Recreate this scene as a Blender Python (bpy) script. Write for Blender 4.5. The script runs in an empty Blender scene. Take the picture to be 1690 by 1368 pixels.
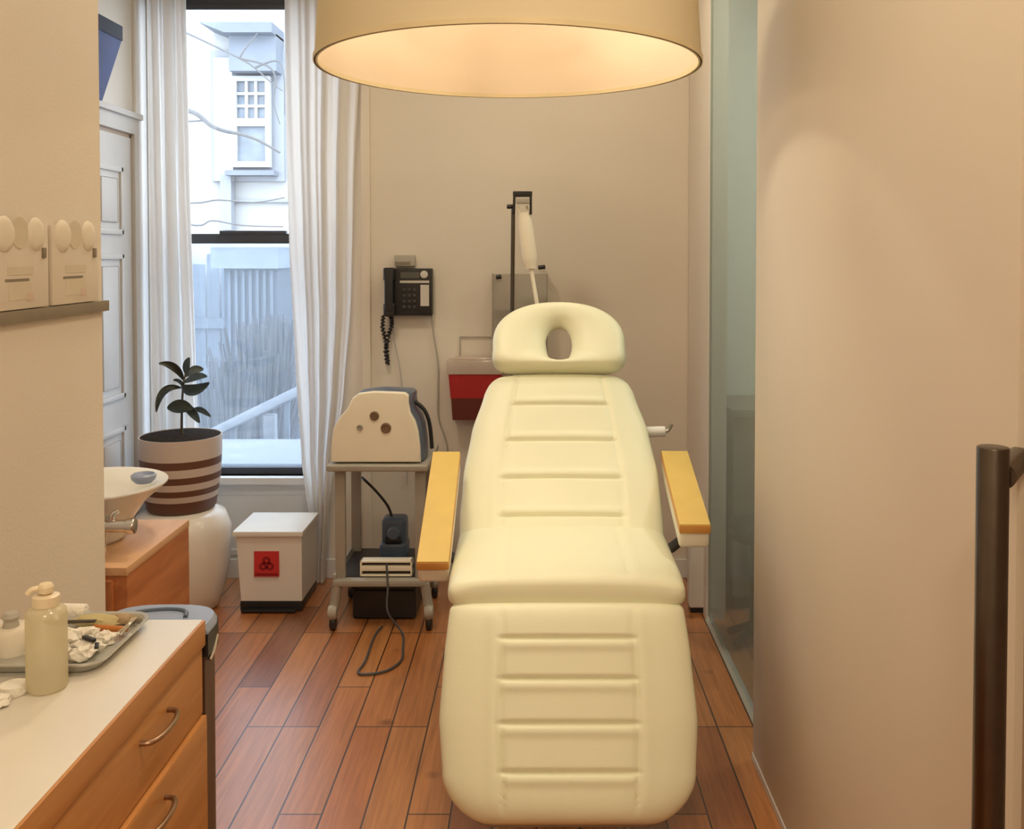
import bpy, bmesh, math, random
from mathutils import Vector, Matrix, noise

random.seed(7)
scene = bpy.context.scene
COL = scene.collection
PI = math.pi

# ------------------------------------------------------------------ camera
F, CX, HY, TILT, EYE = 1600.0, 885.0, 415.0, math.radians(1.6), 1.47
CY = HY + F * math.tan(TILT)                 # principal point, rows down the 1690x1368 frame
cam_data = bpy.data.cameras.new('camera')
cam = bpy.data.objects.new('camera', cam_data)
COL.objects.link(cam)
cam.location = (0, 0, EYE)
cam.rotation_euler = (PI / 2 - TILT, 0, 0)
cam_data.sensor_width = 36
cam_data.sensor_fit = 'HORIZONTAL'
cam_data.lens = F / 1690 * 36
cam_data.shift_x = (845 - CX) / 1690
cam_data.shift_y = -(684 - CY) / 1690
cam_data.clip_start = 0.05
scene.camera = cam

# ------------------------------------------------------------------ view, world
scene.view_settings.view_transform = 'Standard'
scene.view_settings.look = 'None'
scene.view_settings.gamma = 1
scene.view_settings.exposure = 0.15
world = bpy.data.worlds.new('overcast_sky')
scene.world = world
world.use_nodes = True
wn = world.node_tree
bg = wn.nodes['Background']
bg.inputs['Color'].default_value = (0.80, 0.90, 1.0, 1)
bg.inputs['Strength'].default_value = 6.9

WARM = (1.0, 0.845, 0.61)
LIGHTS = []                                   # (kind, location, power, size) of the added ceiling fill lamps
FILL_LIGHT_W = 14.5
PENDANT_W = 13.5
SHADE_W = 3.6
ROOM_W = 30.0                                 # lamp of the room behind the frosted glass


def at(px, py, Y):
    """point at depth Y that falls on pixel (px, py) of the photograph"""
    xr = (px - CX) / F
    yr = -(py - CY) / F
    dy = math.cos(TILT) + yr * math.sin(TILT)
    dz = -math.sin(TILT) + yr * math.cos(TILT)
    t = Y / dy
    return Vector((xr * t, Y, EYE + dz * t))


def floor_y(py, z=0.0):
    yr = -(py - CY) / F
    dy = math.cos(TILT) + yr * math.sin(TILT)
    dz = -math.sin(TILT) + yr * math.cos(TILT)
    return (z - EYE) / dz * dy


# ------------------------------------------------------------------ materials
def srgb(r, g, b):
    f = lambda c: (c / 255 / 12.92) if c / 255 <= 0.04045 else ((c / 255 + 0.055) / 1.055) ** 2.4
    return (f(r), f(g), f(b))


def material(name, color, rough=0.5, metal=0.0, vary=0.05, scale=8.0, bump=0.0, bump_scale=60.0, spec=0.5, coat=0.0):
    m = bpy.data.materials.new(name)
    m.use_nodes = True
    nt = m.node_tree
    b = nt.nodes['Principled BSDF']
    b.inputs['Roughness'].default_value = rough
    b.inputs['Metallic'].default_value = metal
    b.inputs['Specular IOR Level'].default_value = spec
    b.inputs['Coat Weight'].default_value = coat
    tc = nt.nodes.new('ShaderNodeTexCoord')
    n = nt.nodes.new('ShaderNodeTexNoise')
    n.inputs['Scale'].default_value = scale
    n.inputs['Detail'].default_value = 3
    nt.links.new(tc.outputs['Object'], n.inputs['Vector'])
    r = nt.nodes.new('ShaderNodeValToRGB')
    r.color_ramp.elements[0].position = 0.3
    r.color_ramp.elements[1].position = 0.7
    r.color_ramp.elements[0].color = (*[max(0, c * (1 - vary)) for c in color], 1)
    r.color_ramp.elements[1].color = (*[min(1, c * (1 + vary)) for c in color], 1)
    nt.links.new(n.outputs['Fac'], r.inputs['Fac'])
    nt.links.new(r.outputs['Color'], b.inputs['Base Color'])
    if bump:
        n2 = nt.nodes.new('ShaderNodeTexNoise')
        n2.inputs['Scale'].default_value = bump_scale
        nt.links.new(tc.outputs['Object'], n2.inputs['Vector'])
        bp = nt.nodes.new('ShaderNodeBump')
        bp.inputs['Strength'].default_value = bump
        bp.inputs['Distance'].default_value = 0.01
        nt.links.new(n2.outputs['Fac'], bp.inputs['Height'])
        nt.links.new(bp.outputs['Normal'], b.inputs['Normal'])
    return m


def wood(name, c0, c1, rough=0.45, stretch=(14, 1.2, 14), scale=3.0):
    m = material(name, c0, rough)
    nt = m.node_tree
    b = nt.nodes['Principled BSDF']
    tc = nt.nodes['Texture Coordinate']
    mp = nt.nodes.new('ShaderNodeMapping')
    mp.inputs['Scale'].default_value = stretch
    nt.links.new(tc.outputs['Object'], mp.inputs['Vector'])
    n = nt.nodes['Noise Texture']
    n.inputs['Scale'].default_value = scale
    n.inputs['Detail'].default_value = 6
    n.inputs['Distortion'].default_value = 0.6
    nt.links.new(mp.outputs['Vector'], n.inputs['Vector'])
    r = nt.nodes['Color Ramp']
    r.color_ramp.elements[0].color = (*c0, 1)
    r.color_ramp.elements[1].color = (*c1, 1)
    return m


def floor_material():
    m = bpy.data.materials.new('old_pine_boards')
    m.use_nodes = True
    nt = m.node_tree
    b = nt.nodes['Principled BSDF']
    L = nt.links.new
    tc = nt.nodes.new('ShaderNodeTexCoord')
    mp = nt.nodes.new('ShaderNodeMapping')
    mp.inputs['Rotation'].default_value = (0, 0, PI / 2)
    L(tc.outputs['Object'], mp.inputs['Vector'])
    br = nt.nodes.new('ShaderNodeTexBrick')
    br.offset = 0.37
    br.offset_frequency = 3
    br.inputs['Scale'].default_value = 1.0
    br.inputs['Brick Width'].default_value = 0.74
    br.inputs['Row Height'].default_value = 0.112
    br.inputs['Mortar Size'].default_value = 0.0030
    br.inputs['Mortar Smooth'].default_value = 0.4
    br.inputs['Bias'].default_value = 0.0
    br.inputs['Color1'].default_value = (0, 0, 0, 1)
    br.inputs['Color2'].default_value = (1, 1, 1, 1)
    br.inputs['Mortar'].default_value = (0.5, 0.5, 0.5, 1)
    L(mp.outputs['Vector'], br.inputs['Vector'])
    ramp = nt.nodes.new('ShaderNodeValToRGB')
    cr = ramp.color_ramp
    cr.elements[0].position = 0.0
    cr.elements[0].color = (*srgb(132, 80, 50), 1)
    cr.elements[1].position = 1.0
    cr.elements[1].color = (*srgb(196, 134, 80), 1)
    for p, c in ((0.08, (168, 104, 60)), (0.30, (190, 122, 70)), (0.7, (198, 132, 78))):
        e = cr.elements.new(p)
        e.color = (*srgb(*c), 1)
    L(br.outputs['Color'], ramp.inputs['Fac'])
    # grain
    mp2 = nt.nodes.new('ShaderNodeMapping')
    mp2.inputs['Scale'].default_value = (40, 2.2, 1)
    L(tc.outputs['Object'], mp2.inputs['Vector'])
    n = nt.nodes.new('ShaderNodeTexNoise')
    n.inputs['Scale'].default_value = 1.6
    n.inputs['Detail'].default_value = 6
    n.inputs['Distortion'].default_value = 0.8
    L(mp2.outputs['Vector'], n.inputs['Vector'])
    gr = nt.nodes.new('ShaderNodeValToRGB')
    gr.color_ramp.elements[0].position = 0.3
    gr.color_ramp.elements[0].color = (0.72, 0.66, 0.60, 1)
    gr.color_ramp.elements[1].position = 0.72
    gr.color_ramp.elements[1].color = (1.1, 1.08, 1.05, 1)
    L(n.outputs['Fac'], gr.inputs['Fac'])
    mul = nt.nodes.new('ShaderNodeMix')
    mul.data_type = 'RGBA'
    mul.blend_type = 'MULTIPLY'
    mul.inputs[0].default_value = 1.0
    L(ramp.outputs['Color'], mul.inputs[6])
    L(gr.outputs['Color'], mul.inputs[7])
    # dark old knots
    vo = nt.nodes.new('ShaderNodeTexVoronoi')
    vo.inputs['Scale'].default_value = 4.2
    L(tc.outputs['Object'], vo.inputs['Vector'])
    kr = nt.nodes.new('ShaderNodeValToRGB')
    kr.color_ramp.elements[0].position = 0.03
    kr.color_ramp.elements[0].color = (0.30, 0.22, 0.17, 1)
    kr.color_ramp.elements[1].position = 0.13
    kr.color_ramp.elements[1].color = (1, 1, 1, 1)
    L(vo.outputs['Distance'], kr.inputs['Fac'])
    mul2 = nt.nodes.new('ShaderNodeMix')
    mul2.data_type = 'RGBA'
    mul2.blend_type = 'MULTIPLY'
    mul2.inputs[0].default_value = 0.8
    L(mul.outputs[2], mul2.inputs[6])
    L(kr.outputs['Color'], mul2.inputs[7])
    # gaps between boards
    mix = nt.nodes.new('ShaderNodeMix')
    mix.data_type = 'RGBA'
    L(br.outputs['Fac'], mix.inputs[0])
    L(mul2.outputs[2], mix.inputs[6])
    mix.inputs[7].default_value = (*srgb(58, 34, 22), 1)
    L(mix.outputs[2], b.inputs['Base Color'])
    b.inputs['Roughness'].default_value = 0.36
    b.inputs['Coat Weight'].default_value = 1.0
    b.inputs['Coat Roughness'].default_value = 0.26
    bp = nt.nodes.new('ShaderNodeBump')
    bp.inputs['Strength'].default_value = 0.25
    bp.inputs['Distance'].default_value = 0.004
    bp.invert = True
    L(br.outputs['Fac'], bp.inputs['Height'])
    L(bp.outputs['Normal'], b.inputs['Normal'])
    return m


def emission(name, color, strength):
    m = bpy.data.materials.new(name)
    m.use_nodes = True
    nt = m.node_tree
    nt.nodes.clear()
    o = nt.nodes.new('ShaderNodeOutputMaterial')
    e = nt.nodes.new('ShaderNodeEmission')
    e.inputs['Color'].default_value = (*color, 1)
    e.inputs['Strength'].default_value = strength
    nt.links.new(e.outputs[0], o.inputs[0])
    return m


def layered(name, parts, weights):
    """mix of simple shaders: parts = [('diffuse'|'translucent'|'transparent'|'glossy', color, rough)]"""
    m = bpy.data.materials.new(name)
    m.use_nodes = True
    nt = m.node_tree
    nt.nodes.clear()
    out = nt.nodes.new('ShaderNodeOutputMaterial')
    kinds = {'diffuse': 'ShaderNodeBsdfDiffuse', 'translucent': 'ShaderNodeBsdfTranslucent',
             'transparent': 'ShaderNodeBsdfTransparent', 'glossy': 'ShaderNodeBsdfGlossy'}
    prev, total = None, 0
    for (k, c, rg), w in zip(parts, weights):
        s = nt.nodes.new(kinds[k])
        s.inputs['Color'].default_value = (*c, 1)
        if k == 'glossy':
            s.inputs['Roughness'].default_value = rg
        total += w
        if prev is None:
            prev = s
        else:
            mx = nt.nodes.new('ShaderNodeMixShader')
            mx.inputs[0].default_value = w / total
            nt.links.new(prev.outputs[0], mx.inputs[1])
            nt.links.new(s.outputs[0], mx.inputs[2])
            prev = mx
    nt.links.new(prev.outputs[0], out.inputs[0])
    return m


M = {}
M['wall'] = material('painted_wall', (0.73, 0.66, 0.57), 0.7, vary=0.02, scale=1.5, bump=0.05, bump_scale=150)
M['wall_cool'] = material('painted_window_wall', (0.72, 0.70, 0.66), 0.7, vary=0.02, scale=1.5)
M['ceiling'] = material('ceiling_paint', (0.78, 0.74, 0.66), 0.8, vary=0.01)
M['floor'] = floor_material()
M['white_trim'] = material('white_gloss_trim', (0.70, 0.69, 0.68), 0.4, vary=0.02)
M['door_paint'] = material('door_paint', (0.55, 0.545, 0.54), 0.45, vary=0.02)
M['panel'] = material('satin_sliding_panel', (0.74, 0.66, 0.55), 0.6, vary=0.025, scale=1.2)
M['jamb'] = material('brown_jamb', (0.45, 0.33, 0.24), 0.5)
M['cream_leather'] = material('cream_vinyl', (0.85, 0.85, 0.64), 0.45, vary=0.015, scale=5, bump=0.03, bump_scale=220)
M['cream_plastic'] = material('cream_plastic', (0.90, 0.83, 0.68), 0.4, vary=0.02)
M['white_plastic'] = material('white_plastic', (0.82, 0.80, 0.76), 0.4, vary=0.02)
M['chair_white'] = material('chair_white_shell', (0.80, 0.76, 0.66), 0.35, vary=0.02)
M['arm_yellow'] = material('arm_pad_yellow', (0.70, 0.49, 0.135), 0.5, vary=0.04, scale=12)
M['arm_edge'] = material('arm_pad_edge', (0.62, 0.30, 0.08), 0.5)
M['handle_bronze'] = material('aged_bronze_handle', (0.34, 0.22, 0.14), 0.35, 0.9, vary=0.1)
M['dial_brown'] = material('brown_dial', (0.20, 0.125, 0.07), 0.5)
M['cabinet_wood'] = wood('cabinet_cherry_veneer', srgb(182, 122, 64), srgb(206, 146, 84), 0.42, (12, 1.0, 12))
M['sink_wood'] = wood('sink_cabinet_veneer', srgb(158, 92, 50), srgb(184, 116, 70), 0.42, (12, 1.2, 12))
M['sink_wood_top'] = wood('sink_cabinet_top_veneer', srgb(196, 150, 112), srgb(212, 168, 128), 0.5, (8, 1.2, 12))
M['lit_edge_wood'] = wood('lit_drawer_edge_wood', srgb(206, 140, 78), srgb(224, 160, 96), 0.45)  # paler wood: light on the open drawer's top edge put into the colour
M['counter'] = material('white_laminate', (0.74, 0.70, 0.63), 0.35, vary=0.03, scale=6)
M['steel'] = material('brushed_steel', (0.60, 0.58, 0.54), 0.30, 1.0, vary=0.05, scale=30)
M['dark_steel'] = material('dark_brushed_steel', (0.13, 0.11, 0.095), 0.30, 1.0, vary=0.06, scale=30)
M['chrome'] = material('chrome', (0.80, 0.78, 0.75), 0.12, 1.0, vary=0.01)
M['tray_metal'] = material('tray_steel', (0.62, 0.63, 0.60), 0.34, 0.85, vary=0.05, scale=20)
M['black'] = material('black_plastic', (0.016, 0.016, 0.018), 0.4)
M['dark_grey'] = material('dark_grey_plastic', (0.07, 0.07, 0.075), 0.45)
M['frame_dark'] = material('dark_window_frame', (0.050, 0.056, 0.075), 0.5)
M['grey_plastic'] = material('warm_grey_plastic', (0.42, 0.385, 0.33), 0.45, vary=0.03)
M['cart_metal'] = material('cart_enamel', (0.37, 0.34, 0.29), 0.4, vary=0.03)
M['blue_grey'] = material('blue_grey_plastic', (0.085, 0.115, 0.17), 0.38)
M['machine_blue'] = material('machine_blue_shell', (0.12, 0.15, 0.21), 0.35)
M['bin_lid'] = material('blue_grey_bin_lid', (0.27, 0.32, 0.45), 0.35)
M['bin_brown'] = material('brown_bin_body', (0.105, 0.050, 0.032), 0.5)
M['blue_glaze'] = material('cobalt_glaze', (0.045, 0.070, 0.24), 0.6, vary=0.3, scale=5)
M['navy_glaze'] = material('navy_glaze', (0.022, 0.027, 0.055), 0.65, vary=0.2, scale=6)
M['ceramic'] = material('white_ceramic', (0.80, 0.78, 0.74), 0.18, vary=0.02)
M['stool_ceramic'] = material('stool_ceramic', (0.80, 0.74, 0.66), 0.2, vary=0.02)
M['soil'] = material('potting_soil', (0.030, 0.022, 0.017), 0.95, vary=0.4, scale=60, bump=0.6, spec=0.05)
M['leaf'] = material('dark_leaf', (0.018, 0.028, 0.022), 0.35, vary=0.35, scale=20)
M['leaf_light'] = material('grey_green_leaf', (0.060, 0.085, 0.095), 0.4, vary=0.3, scale=20)
M['stem'] = material('plant_stem', (0.10, 0.085, 0.055), 0.6)
M['red'] = material('red_plastic', (0.42, 0.020, 0.022), 0.4)
M['dark_red'] = material('dark_red_plastic', (0.13, 0.022, 0.014), 0.45)
M['red_label'] = material('red_label', (0.60, 0.035, 0.04), 0.5)
M['red_mark'] = material('dark_red_print', (0.28, 0.008, 0.012), 0.5)
M['gauze'] = material('white_gauze', (0.84, 0.80, 0.72), 0.9, vary=0.04, scale=40, bump=0.4, bump_scale=120)
M['tan'] = material('tan_paper', (0.40, 0.29, 0.17), 0.7)
M['amber'] = material('amber_plastic', (0.50, 0.17, 0.035), 0.35)
M['olive'] = material('olive_wrap', (0.52, 0.44, 0.22), 0.6)
M['carton'] = material('pale_carton', (0.67, 0.595, 0.50), 0.6, vary=0.03)
M['carton_print'] = material('faint_tan_print', (0.62, 0.54, 0.42), 0.6)
M['carton_pink'] = material('faint_pink_print', (0.60, 0.46, 0.36), 0.6)
M['glove'] = material('pale_latex', (0.75, 0.675, 0.56), 0.55, vary=0.03)
M['rack_grey'] = material('taupe_shelf_edge', (0.22, 0.18, 0.13), 0.5, vary=0.08)
M['shade_out'] = layered('drum_shade_fabric', [('diffuse', (0.80, 0.70, 0.50), 0), ('translucent', (0.8, 0.6, 0.35), 0)], [0.93, 0.07])
M['shade_in'] = material('drum_shade_lining', (0.86, 0.72, 0.56), 0.7, vary=0.01)
M['shade_trim'] = material('drum_shade_trim', (0.78, 0.66, 0.42), 0.6)
M['diffuser'] = layered('frosted_lamp_diffuser', [('translucent', (0.95, 0.80, 0.62), 0), ('diffuse', (0.9, 0.8, 0.66), 0)], [0.5, 0.5])
M['curtain'] = layered('sheer_white_curtain', [('diffuse', (0.80, 0.765, 0.72), 0), ('translucent', (0.88, 0.87, 0.86), 0)], [0.56, 0.44])
M['glass'] = layered('window_glass', [('transparent', (0.96, 0.97, 0.98), 0), ('glossy', (1, 1, 1), 0.02)], [0.94, 0.06])
M['glass_hazy'] = layered('hazy_window_glass', [('transparent', (0.90, 0.94, 0.98), 0), ('translucent', (0.80, 0.88, 0.98), 0), ('glossy', (1, 1, 1), 0.03)], [0.89, 0.06, 0.05])
M['frosted'] = layered('frosted_green_glass', [('transparent', (0.80, 0.84, 0.82), 0), ('diffuse', (0.46, 0.50, 0.48), 0), ('glossy', (0.8, 0.9, 0.85), 0.12)], [0.62, 0.31, 0.07])
M['acrylic'] = layered('clear_acrylic', [('transparent', (0.86, 0.85, 0.82), 0), ('diffuse', (0.52, 0.48, 0.43), 0), ('glossy', (1, 1, 1), 0.08)], [0.68, 0.27, 0.05])
M['milky'] = layered('milky_plastic', [('transparent', (0.92, 0.90, 0.80), 0), ('translucent', (0.86, 0.80, 0.62), 0), ('diffuse', (0.82, 0.76, 0.58), 0), ('glossy', (1, 1, 1), 0.15)], [0.30, 0.25, 0.40, 0.05])
M['pump'] = material('ivory_pump_plastic', (0.82, 0.70, 0.50), 0.35)
M['lid_clear'] = layered('translucent_white_lid', [('transparent', (0.95, 0.9, 0.86), 0), ('diffuse', (0.74, 0.62, 0.54), 0), ('glossy', (1, 1, 1), 0.1)], [0.35, 0.6, 0.05])
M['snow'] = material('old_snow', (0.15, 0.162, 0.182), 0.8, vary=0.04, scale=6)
M['facade'] = material('pale_facade', (0.33, 0.335, 0.34), 0.8, vary=0.04, scale=1.5)
M['facade_grey'] = material('grey_stone_trim', (0.15, 0.17, 0.205), 0.8, vary=0.1, scale=3)
M['facade_mid'] = material('pale_grey_stone', (0.235, 0.25, 0.28), 0.8, vary=0.08, scale=3)
M['facade_glass'] = material('distant_panes', (0.13, 0.155, 0.19), 0.5, vary=0.3, scale=5)
M['bark'] = material('bare_bark', (0.115, 0.115, 0.12), 0.9)
M['brush'] = material('brown_shrub_twigs', (0.055, 0.054, 0.062), 0.9, vary=0.3, scale=10)
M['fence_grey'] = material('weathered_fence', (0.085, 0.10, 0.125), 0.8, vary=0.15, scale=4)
M['shed'] = material('slate_shed', (0.050, 0.060, 0.078), 0.8, vary=0.15, scale=3)
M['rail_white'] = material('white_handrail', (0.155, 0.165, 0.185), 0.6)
M['room_wall'] = material('side_room_wall', (0.62, 0.66, 0.62), 0.8, vary=0.02)
M['room_dark'] = material('side_room_dark_cabinet', (0.17, 0.168, 0.145), 0.6)
M['screen_grey'] = material('phone_display', (0.10, 0.095, 0.085), 0.3)
M['phone_white'] = material('phone_label_white', (0.60, 0.56, 0.50), 0.5)
M['phone_key'] = material('phone_keys', (0.05, 0.05, 0.052), 0.4)
M['mauve'] = material('mauve_wall_tint', (0.52, 0.47, 0.44), 0.7)


def stripes_material():
    m = material('striped_pot_glaze', (0.8, 0.7, 0.6), 0.5)
    nt = m.node_tree
    b = nt.nodes['Principled BSDF']
    sep = nt.nodes.new('ShaderNodeSeparateXYZ')
    nt.links.new(nt.nodes['Texture Coordinate'].outputs['Object'], sep.inputs[0])
    dv = nt.nodes.new('ShaderNodeMath')
    dv.operation = 'DIVIDE'
    dv.inputs[1].default_value = POT_H
    nt.links.new(sep.outputs['Z'], dv.inputs[0])
    r = nt.nodes.new('ShaderNodeValToRGB')
    cr = r.color_ramp
    cr.interpolation = 'CONSTANT'
    W, D = (*srgb(206, 190, 178), 1), (*srgb(104, 68, 50), 1)
    stops = [(0, D), (.17, W), (.25, D), (.33, W), (.42, D), (.51, W), (.62, D)]
    cr.elements[0].color = D
    cr.elements[1].position = .72
    cr.elements[1].color = W
    for p, c in stops[1:]:
        e = cr.elements.new(p)
        e.color = c
    nt.links.new(dv.outputs[0], r.inputs['Fac'])
    nt.links.new(r.outputs['Color'], b.inputs['Base Color'])
    return m


# ------------------------------------------------------------------ mesh helpers
class MB:
    def __init__(self):
        self.bm = bmesh.new()

    def _join(self, tmp):
        me = bpy.data.meshes.new('tmp')
        tmp.to_mesh(me)
        tmp.free()
        self.bm.from_mesh(me)
        bpy.data.meshes.remove(me)
        return self

    def box(self, x0, x1, y0, y1, z0, z1, bev=0.0, seg=2, mat=None):
        t = bmesh.new()
        bmesh.ops.create_cube(t, size=1)
        for v in t.verts:
            v.co = Vector(((x0 + x1) / 2 + v.co.x * (x1 - x0), (y0 + y1) / 2 + v.co.y * (y1 - y0), (z0 + z1) / 2 + v.co.z * (z1 - z0)))
        if bev:
            bmesh.ops.bevel(t, geom=t.edges[:], offset=bev, segments=seg, affect='EDGES', profile=0.6)
        if mat is not None:
            t.transform(mat)
        return self._join(t)

    def obox(self, p0, p1, w, h, bev=0.0, seg=2, up=(0, 0, 1), off=0.0):
        """box along p0-p1, width w sideways, from height off to off+h along its own normal"""
        p0, p1 = Vector(p0), Vector(p1)
        d = (p1 - p0)
        ln = d.length
        d.normalize()
        s = d.cross(Vector(up)).normalized()
        n = s.cross(d).normalized()
        mt = Matrix((s, d, n)).transposed().to_4x4()
        mt.translation = p0
        return self.box(-w / 2, w / 2, 0, ln, off, off + h, bev, seg, mt)

    def cyl(self, p0, p1, r0, r1=None, seg=24, bev=0.0):
        r1 = r0 if r1 is None else r1
        p0, p1 = Vector(p0), Vector(p1)
        d = p1 - p0
        t = bmesh.new()
        bmesh.ops.create_cone(t, cap_ends=True, segments=seg, radius1=r0, radius2=r1, depth=d.length)
        if bev:
            es = [e for e in t.edges if len(e.link_faces) == 2 and any(len(f.verts) > 4 for f in e.link_faces)]
            bmesh.ops.bevel(t, geom=es, offset=bev, segments=2, affect='EDGES', profile=0.5)
        q = Vector((0, 0, 1)).rotation_difference(d.normalized()).to_matrix().to_4x4()
        q.translation = (p0 + p1) / 2
        t.transform(q)
        return self._join(t)

    def lathe(self, prof, c=(0, 0, 0), seg=48, axis=(0, 0, 1), sx=1, sy=1, close=False):
        """prof = [(r, z)...] swept round the axis"""
        t = bmesh.new()
        rings = []
        for r, z in prof:
            if r <= 1e-6:
                rings.append([t.verts.new((0, 0, z))])
            else:
                rings.append([t.verts.new((r * sx * math.cos(2 * PI * k / seg), r * sy * math.sin(2 * PI * k / seg), z)) for k in range(seg)])
        pairs = list(zip(rings, rings[1:]))
        if close:
            pairs.append((rings[-1], rings[0]))
        for a, b in pairs:
            for k in range(seg):
                k2 = (k + 1) % seg
                vs = [a[0] if len(a) == 1 else a[k], a[0] if len(a) == 1 else a[k2],
                      b[0] if len(b) == 1 else b[k2], b[0] if len(b) == 1 else b[k]]
                u = []
                for v in vs:
                    if v not in u:
                        u.append(v)
                if len(u) > 2:
                    try:
                        t.faces.new(u)
                    except ValueError:
                        pass
        q = Vector((0, 0, 1)).rotation_difference(Vector(axis).normalized()).to_matrix().to_4x4()
        q.translation = Vector(c)
        t.transform(q)
        bmesh.ops.recalc_face_normals(t, faces=t.faces[:])
        return self._join(t)

    def tube(self, pts, r, seg=8, smooth=4):
        pts = [Vector(p) for p in pts]
        if smooth and len(pts) > 2:
            out = []
            for i in range(len(pts) - 1):
                a, b = pts[max(0, i - 1)], pts[i]
                c, d = pts[i + 1], pts[min(len(pts) - 1, i + 2)]
                for k in range(smooth):
                    s = k / smooth
                    out.append(0.5 * ((2 * b) + (c - a) * s + (2 * a - 5 * b + 4 * c - d) * s * s + (3 * b - a - 3 * c + d) * s ** 3))
            pts = out + [pts[-1]]
        n = len(pts)
        rad = r if callable(r) else (lambda s: r)
        t = bmesh.new()
        rings = []
        ref = Vector((0.31, 0.22, 0.92))
        for i, p in enumerate(pts):
            d = (pts[min(n - 1, i + 1)] - pts[max(0, i - 1)]).normalized()
            s = d.cross(ref)
            if s.length < 0.05:
                s = d.cross(Vector((1, 0, 0)))
            s.normalize()
            u = d.cross(s)
            ref = -u if u.dot(ref) < 0 else u
            u = ref - d * ref.dot(d)
            u.normalize()
            s = d.cross(u)
            rr = rad(i / max(1, n - 1))
            rings.append([t.verts.new(p + (s * math.cos(2 * PI * k / seg) + u * math.sin(2 * PI * k / seg)) * rr) for k in range(seg)])
        for a, b in zip(rings, rings[1:]):
            for k in range(seg):
                t.faces.new((a[k], a[(k + 1) % seg], b[(k + 1) % seg], b[k]))
        t.faces.new(rings[0])
        t.faces.new(rings[-1])
        bmesh.ops.recalc_face_normals(t, faces=t.faces[:])
        return self._join(t)

    def prism(self, poly, v, bev=0.0, seg=2):
        """poly: list of 3d points (a flat outline), extruded by vector v"""
        t = bmesh.new()
        vs = [t.verts.new(Vector(p)) for p in poly]
        f = t.faces.new(vs)
        r = bmesh.ops.extrude_face_region(t, geom=[f])
        for g in r['geom']:
            if isinstance(g, bmesh.types.BMVert):
                g.co += Vector(v)
        bmesh.ops.recalc_face_normals(t, faces=t.faces[:])
        if bev:
            big = [e for e in t.edges if any(len(fc.verts) > 4 or len(poly) == 4 for fc in e.link_faces)]
            bmesh.ops.bevel(t, geom=big, offset=bev, segments=seg, affect='EDGES', profile=0.6)
        return self._join(t)

    def surf(self, grid, closed_u=False, closed_v=False):
        """grid[i][j] of points joined into a sheet"""
        t = bmesh.new()
        g = [[t.verts.new(Vector(p)) for p in row] for row in grid]
        ni, nj = len(g), len(g[0])
        for i in range(ni if closed_u else ni - 1):
            for j in range(nj if closed_v else nj - 1):
                t.faces.new((g[i][j], g[(i + 1) % ni][j], g[(i + 1) % ni][(j + 1) % nj], g[i][(j + 1) % nj]))
        bmesh.ops.recalc_face_normals(t, faces=t.faces[:])
        return self._join(t)

    def weld(self, d=1e-5):
        bmesh.ops.remove_doubles(self.bm, verts=self.bm.verts[:], dist=d)
        bmesh.ops.recalc_face_normals(self.bm, faces=self.bm.faces[:])
        return self


ROOT = {}


def thing(name, label, cat, loc, group=None, kind=None):
    o = bpy.data.objects.new(name, None)
    o.empty_display_size = 0.05
    COL.objects.link(o)
    o.location = loc
    o['label'] = label
    o['category'] = cat
    if group:
        o['group'] = group
    if kind:
        o['kind'] = kind
    ROOT[o.name] = Vector(loc)
    return o


def mesh(name, mb, mat, parent=None, smooth=35, loc=None):
    base = ROOT[parent.name] if parent else Vector(loc or (0, 0, 0))
    me = bpy.data.meshes.new(name)
    mb.bm.transform(Matrix.Translation(-base))
    mb.bm.to_mesh(me)
    mb.bm.free()
    o = bpy.data.objects.new(name, me)
    COL.objects.link(o)
    me.materials.append(M[mat] if isinstance(mat, str) else mat)
    if smooth:
        me.shade_smooth()
        me.set_sharp_from_angle(angle=math.radians(smooth))
    if parent:
        o.parent = parent
    else:
        o.location = base
    ROOT[o.name] = base
    return o


def solo(name, mb, mat, label, cat, loc=(0, 0, 0), group=None, smooth=35):
    o = mesh(name, mb, mat, None, smooth, loc)
    o['label'] = label
    o['category'] = cat
    if group:
        o['group'] = group
    return o


def struct(name, mb, mat, smooth=None, label=None):
    o = mesh(name, mb, mat, None, smooth)
    o['kind'] = 'structure'
    if label:
        o['label'] = label
    return o


def lamp(name, kind, loc, power, parent, color=WARM, **kw):
    d = bpy.data.lights.new(name, kind)
    d.energy = power
    d.color = color
    for k, v in kw.items():
        setattr(d, k, v)
    o = bpy.data.objects.new(name, d)
    COL.objects.link(o)
    o.location = Vector(loc) - ROOT[parent.name]
    o.parent = parent
    return o


def lerp_list(tab, v):
    """smooth interpolation in [(v, value)...]"""
    if v <= tab[0][0]:
        return tab[0][1]
    for (a, x), (b, y) in zip(tab, tab[1:]):
        if v <= b:
            s = (v - a) / (b - a)
            s = s * s * (3 - 2 * s) * 0.35 + s * 0.65
            return x + (y - x) * s
    return tab[-1][1]


# ------------------------------------------------------------------ the setting
YB = 4.34            # window wall
CEIL = 2.80
XL, XD, XR = -0.987, -1.74, 0.627
YE = 2.20            # end of the left partition
WX0, WX1, WZ0, WZ1 = -1.685, -0.95, 0.46, 2.66

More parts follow.
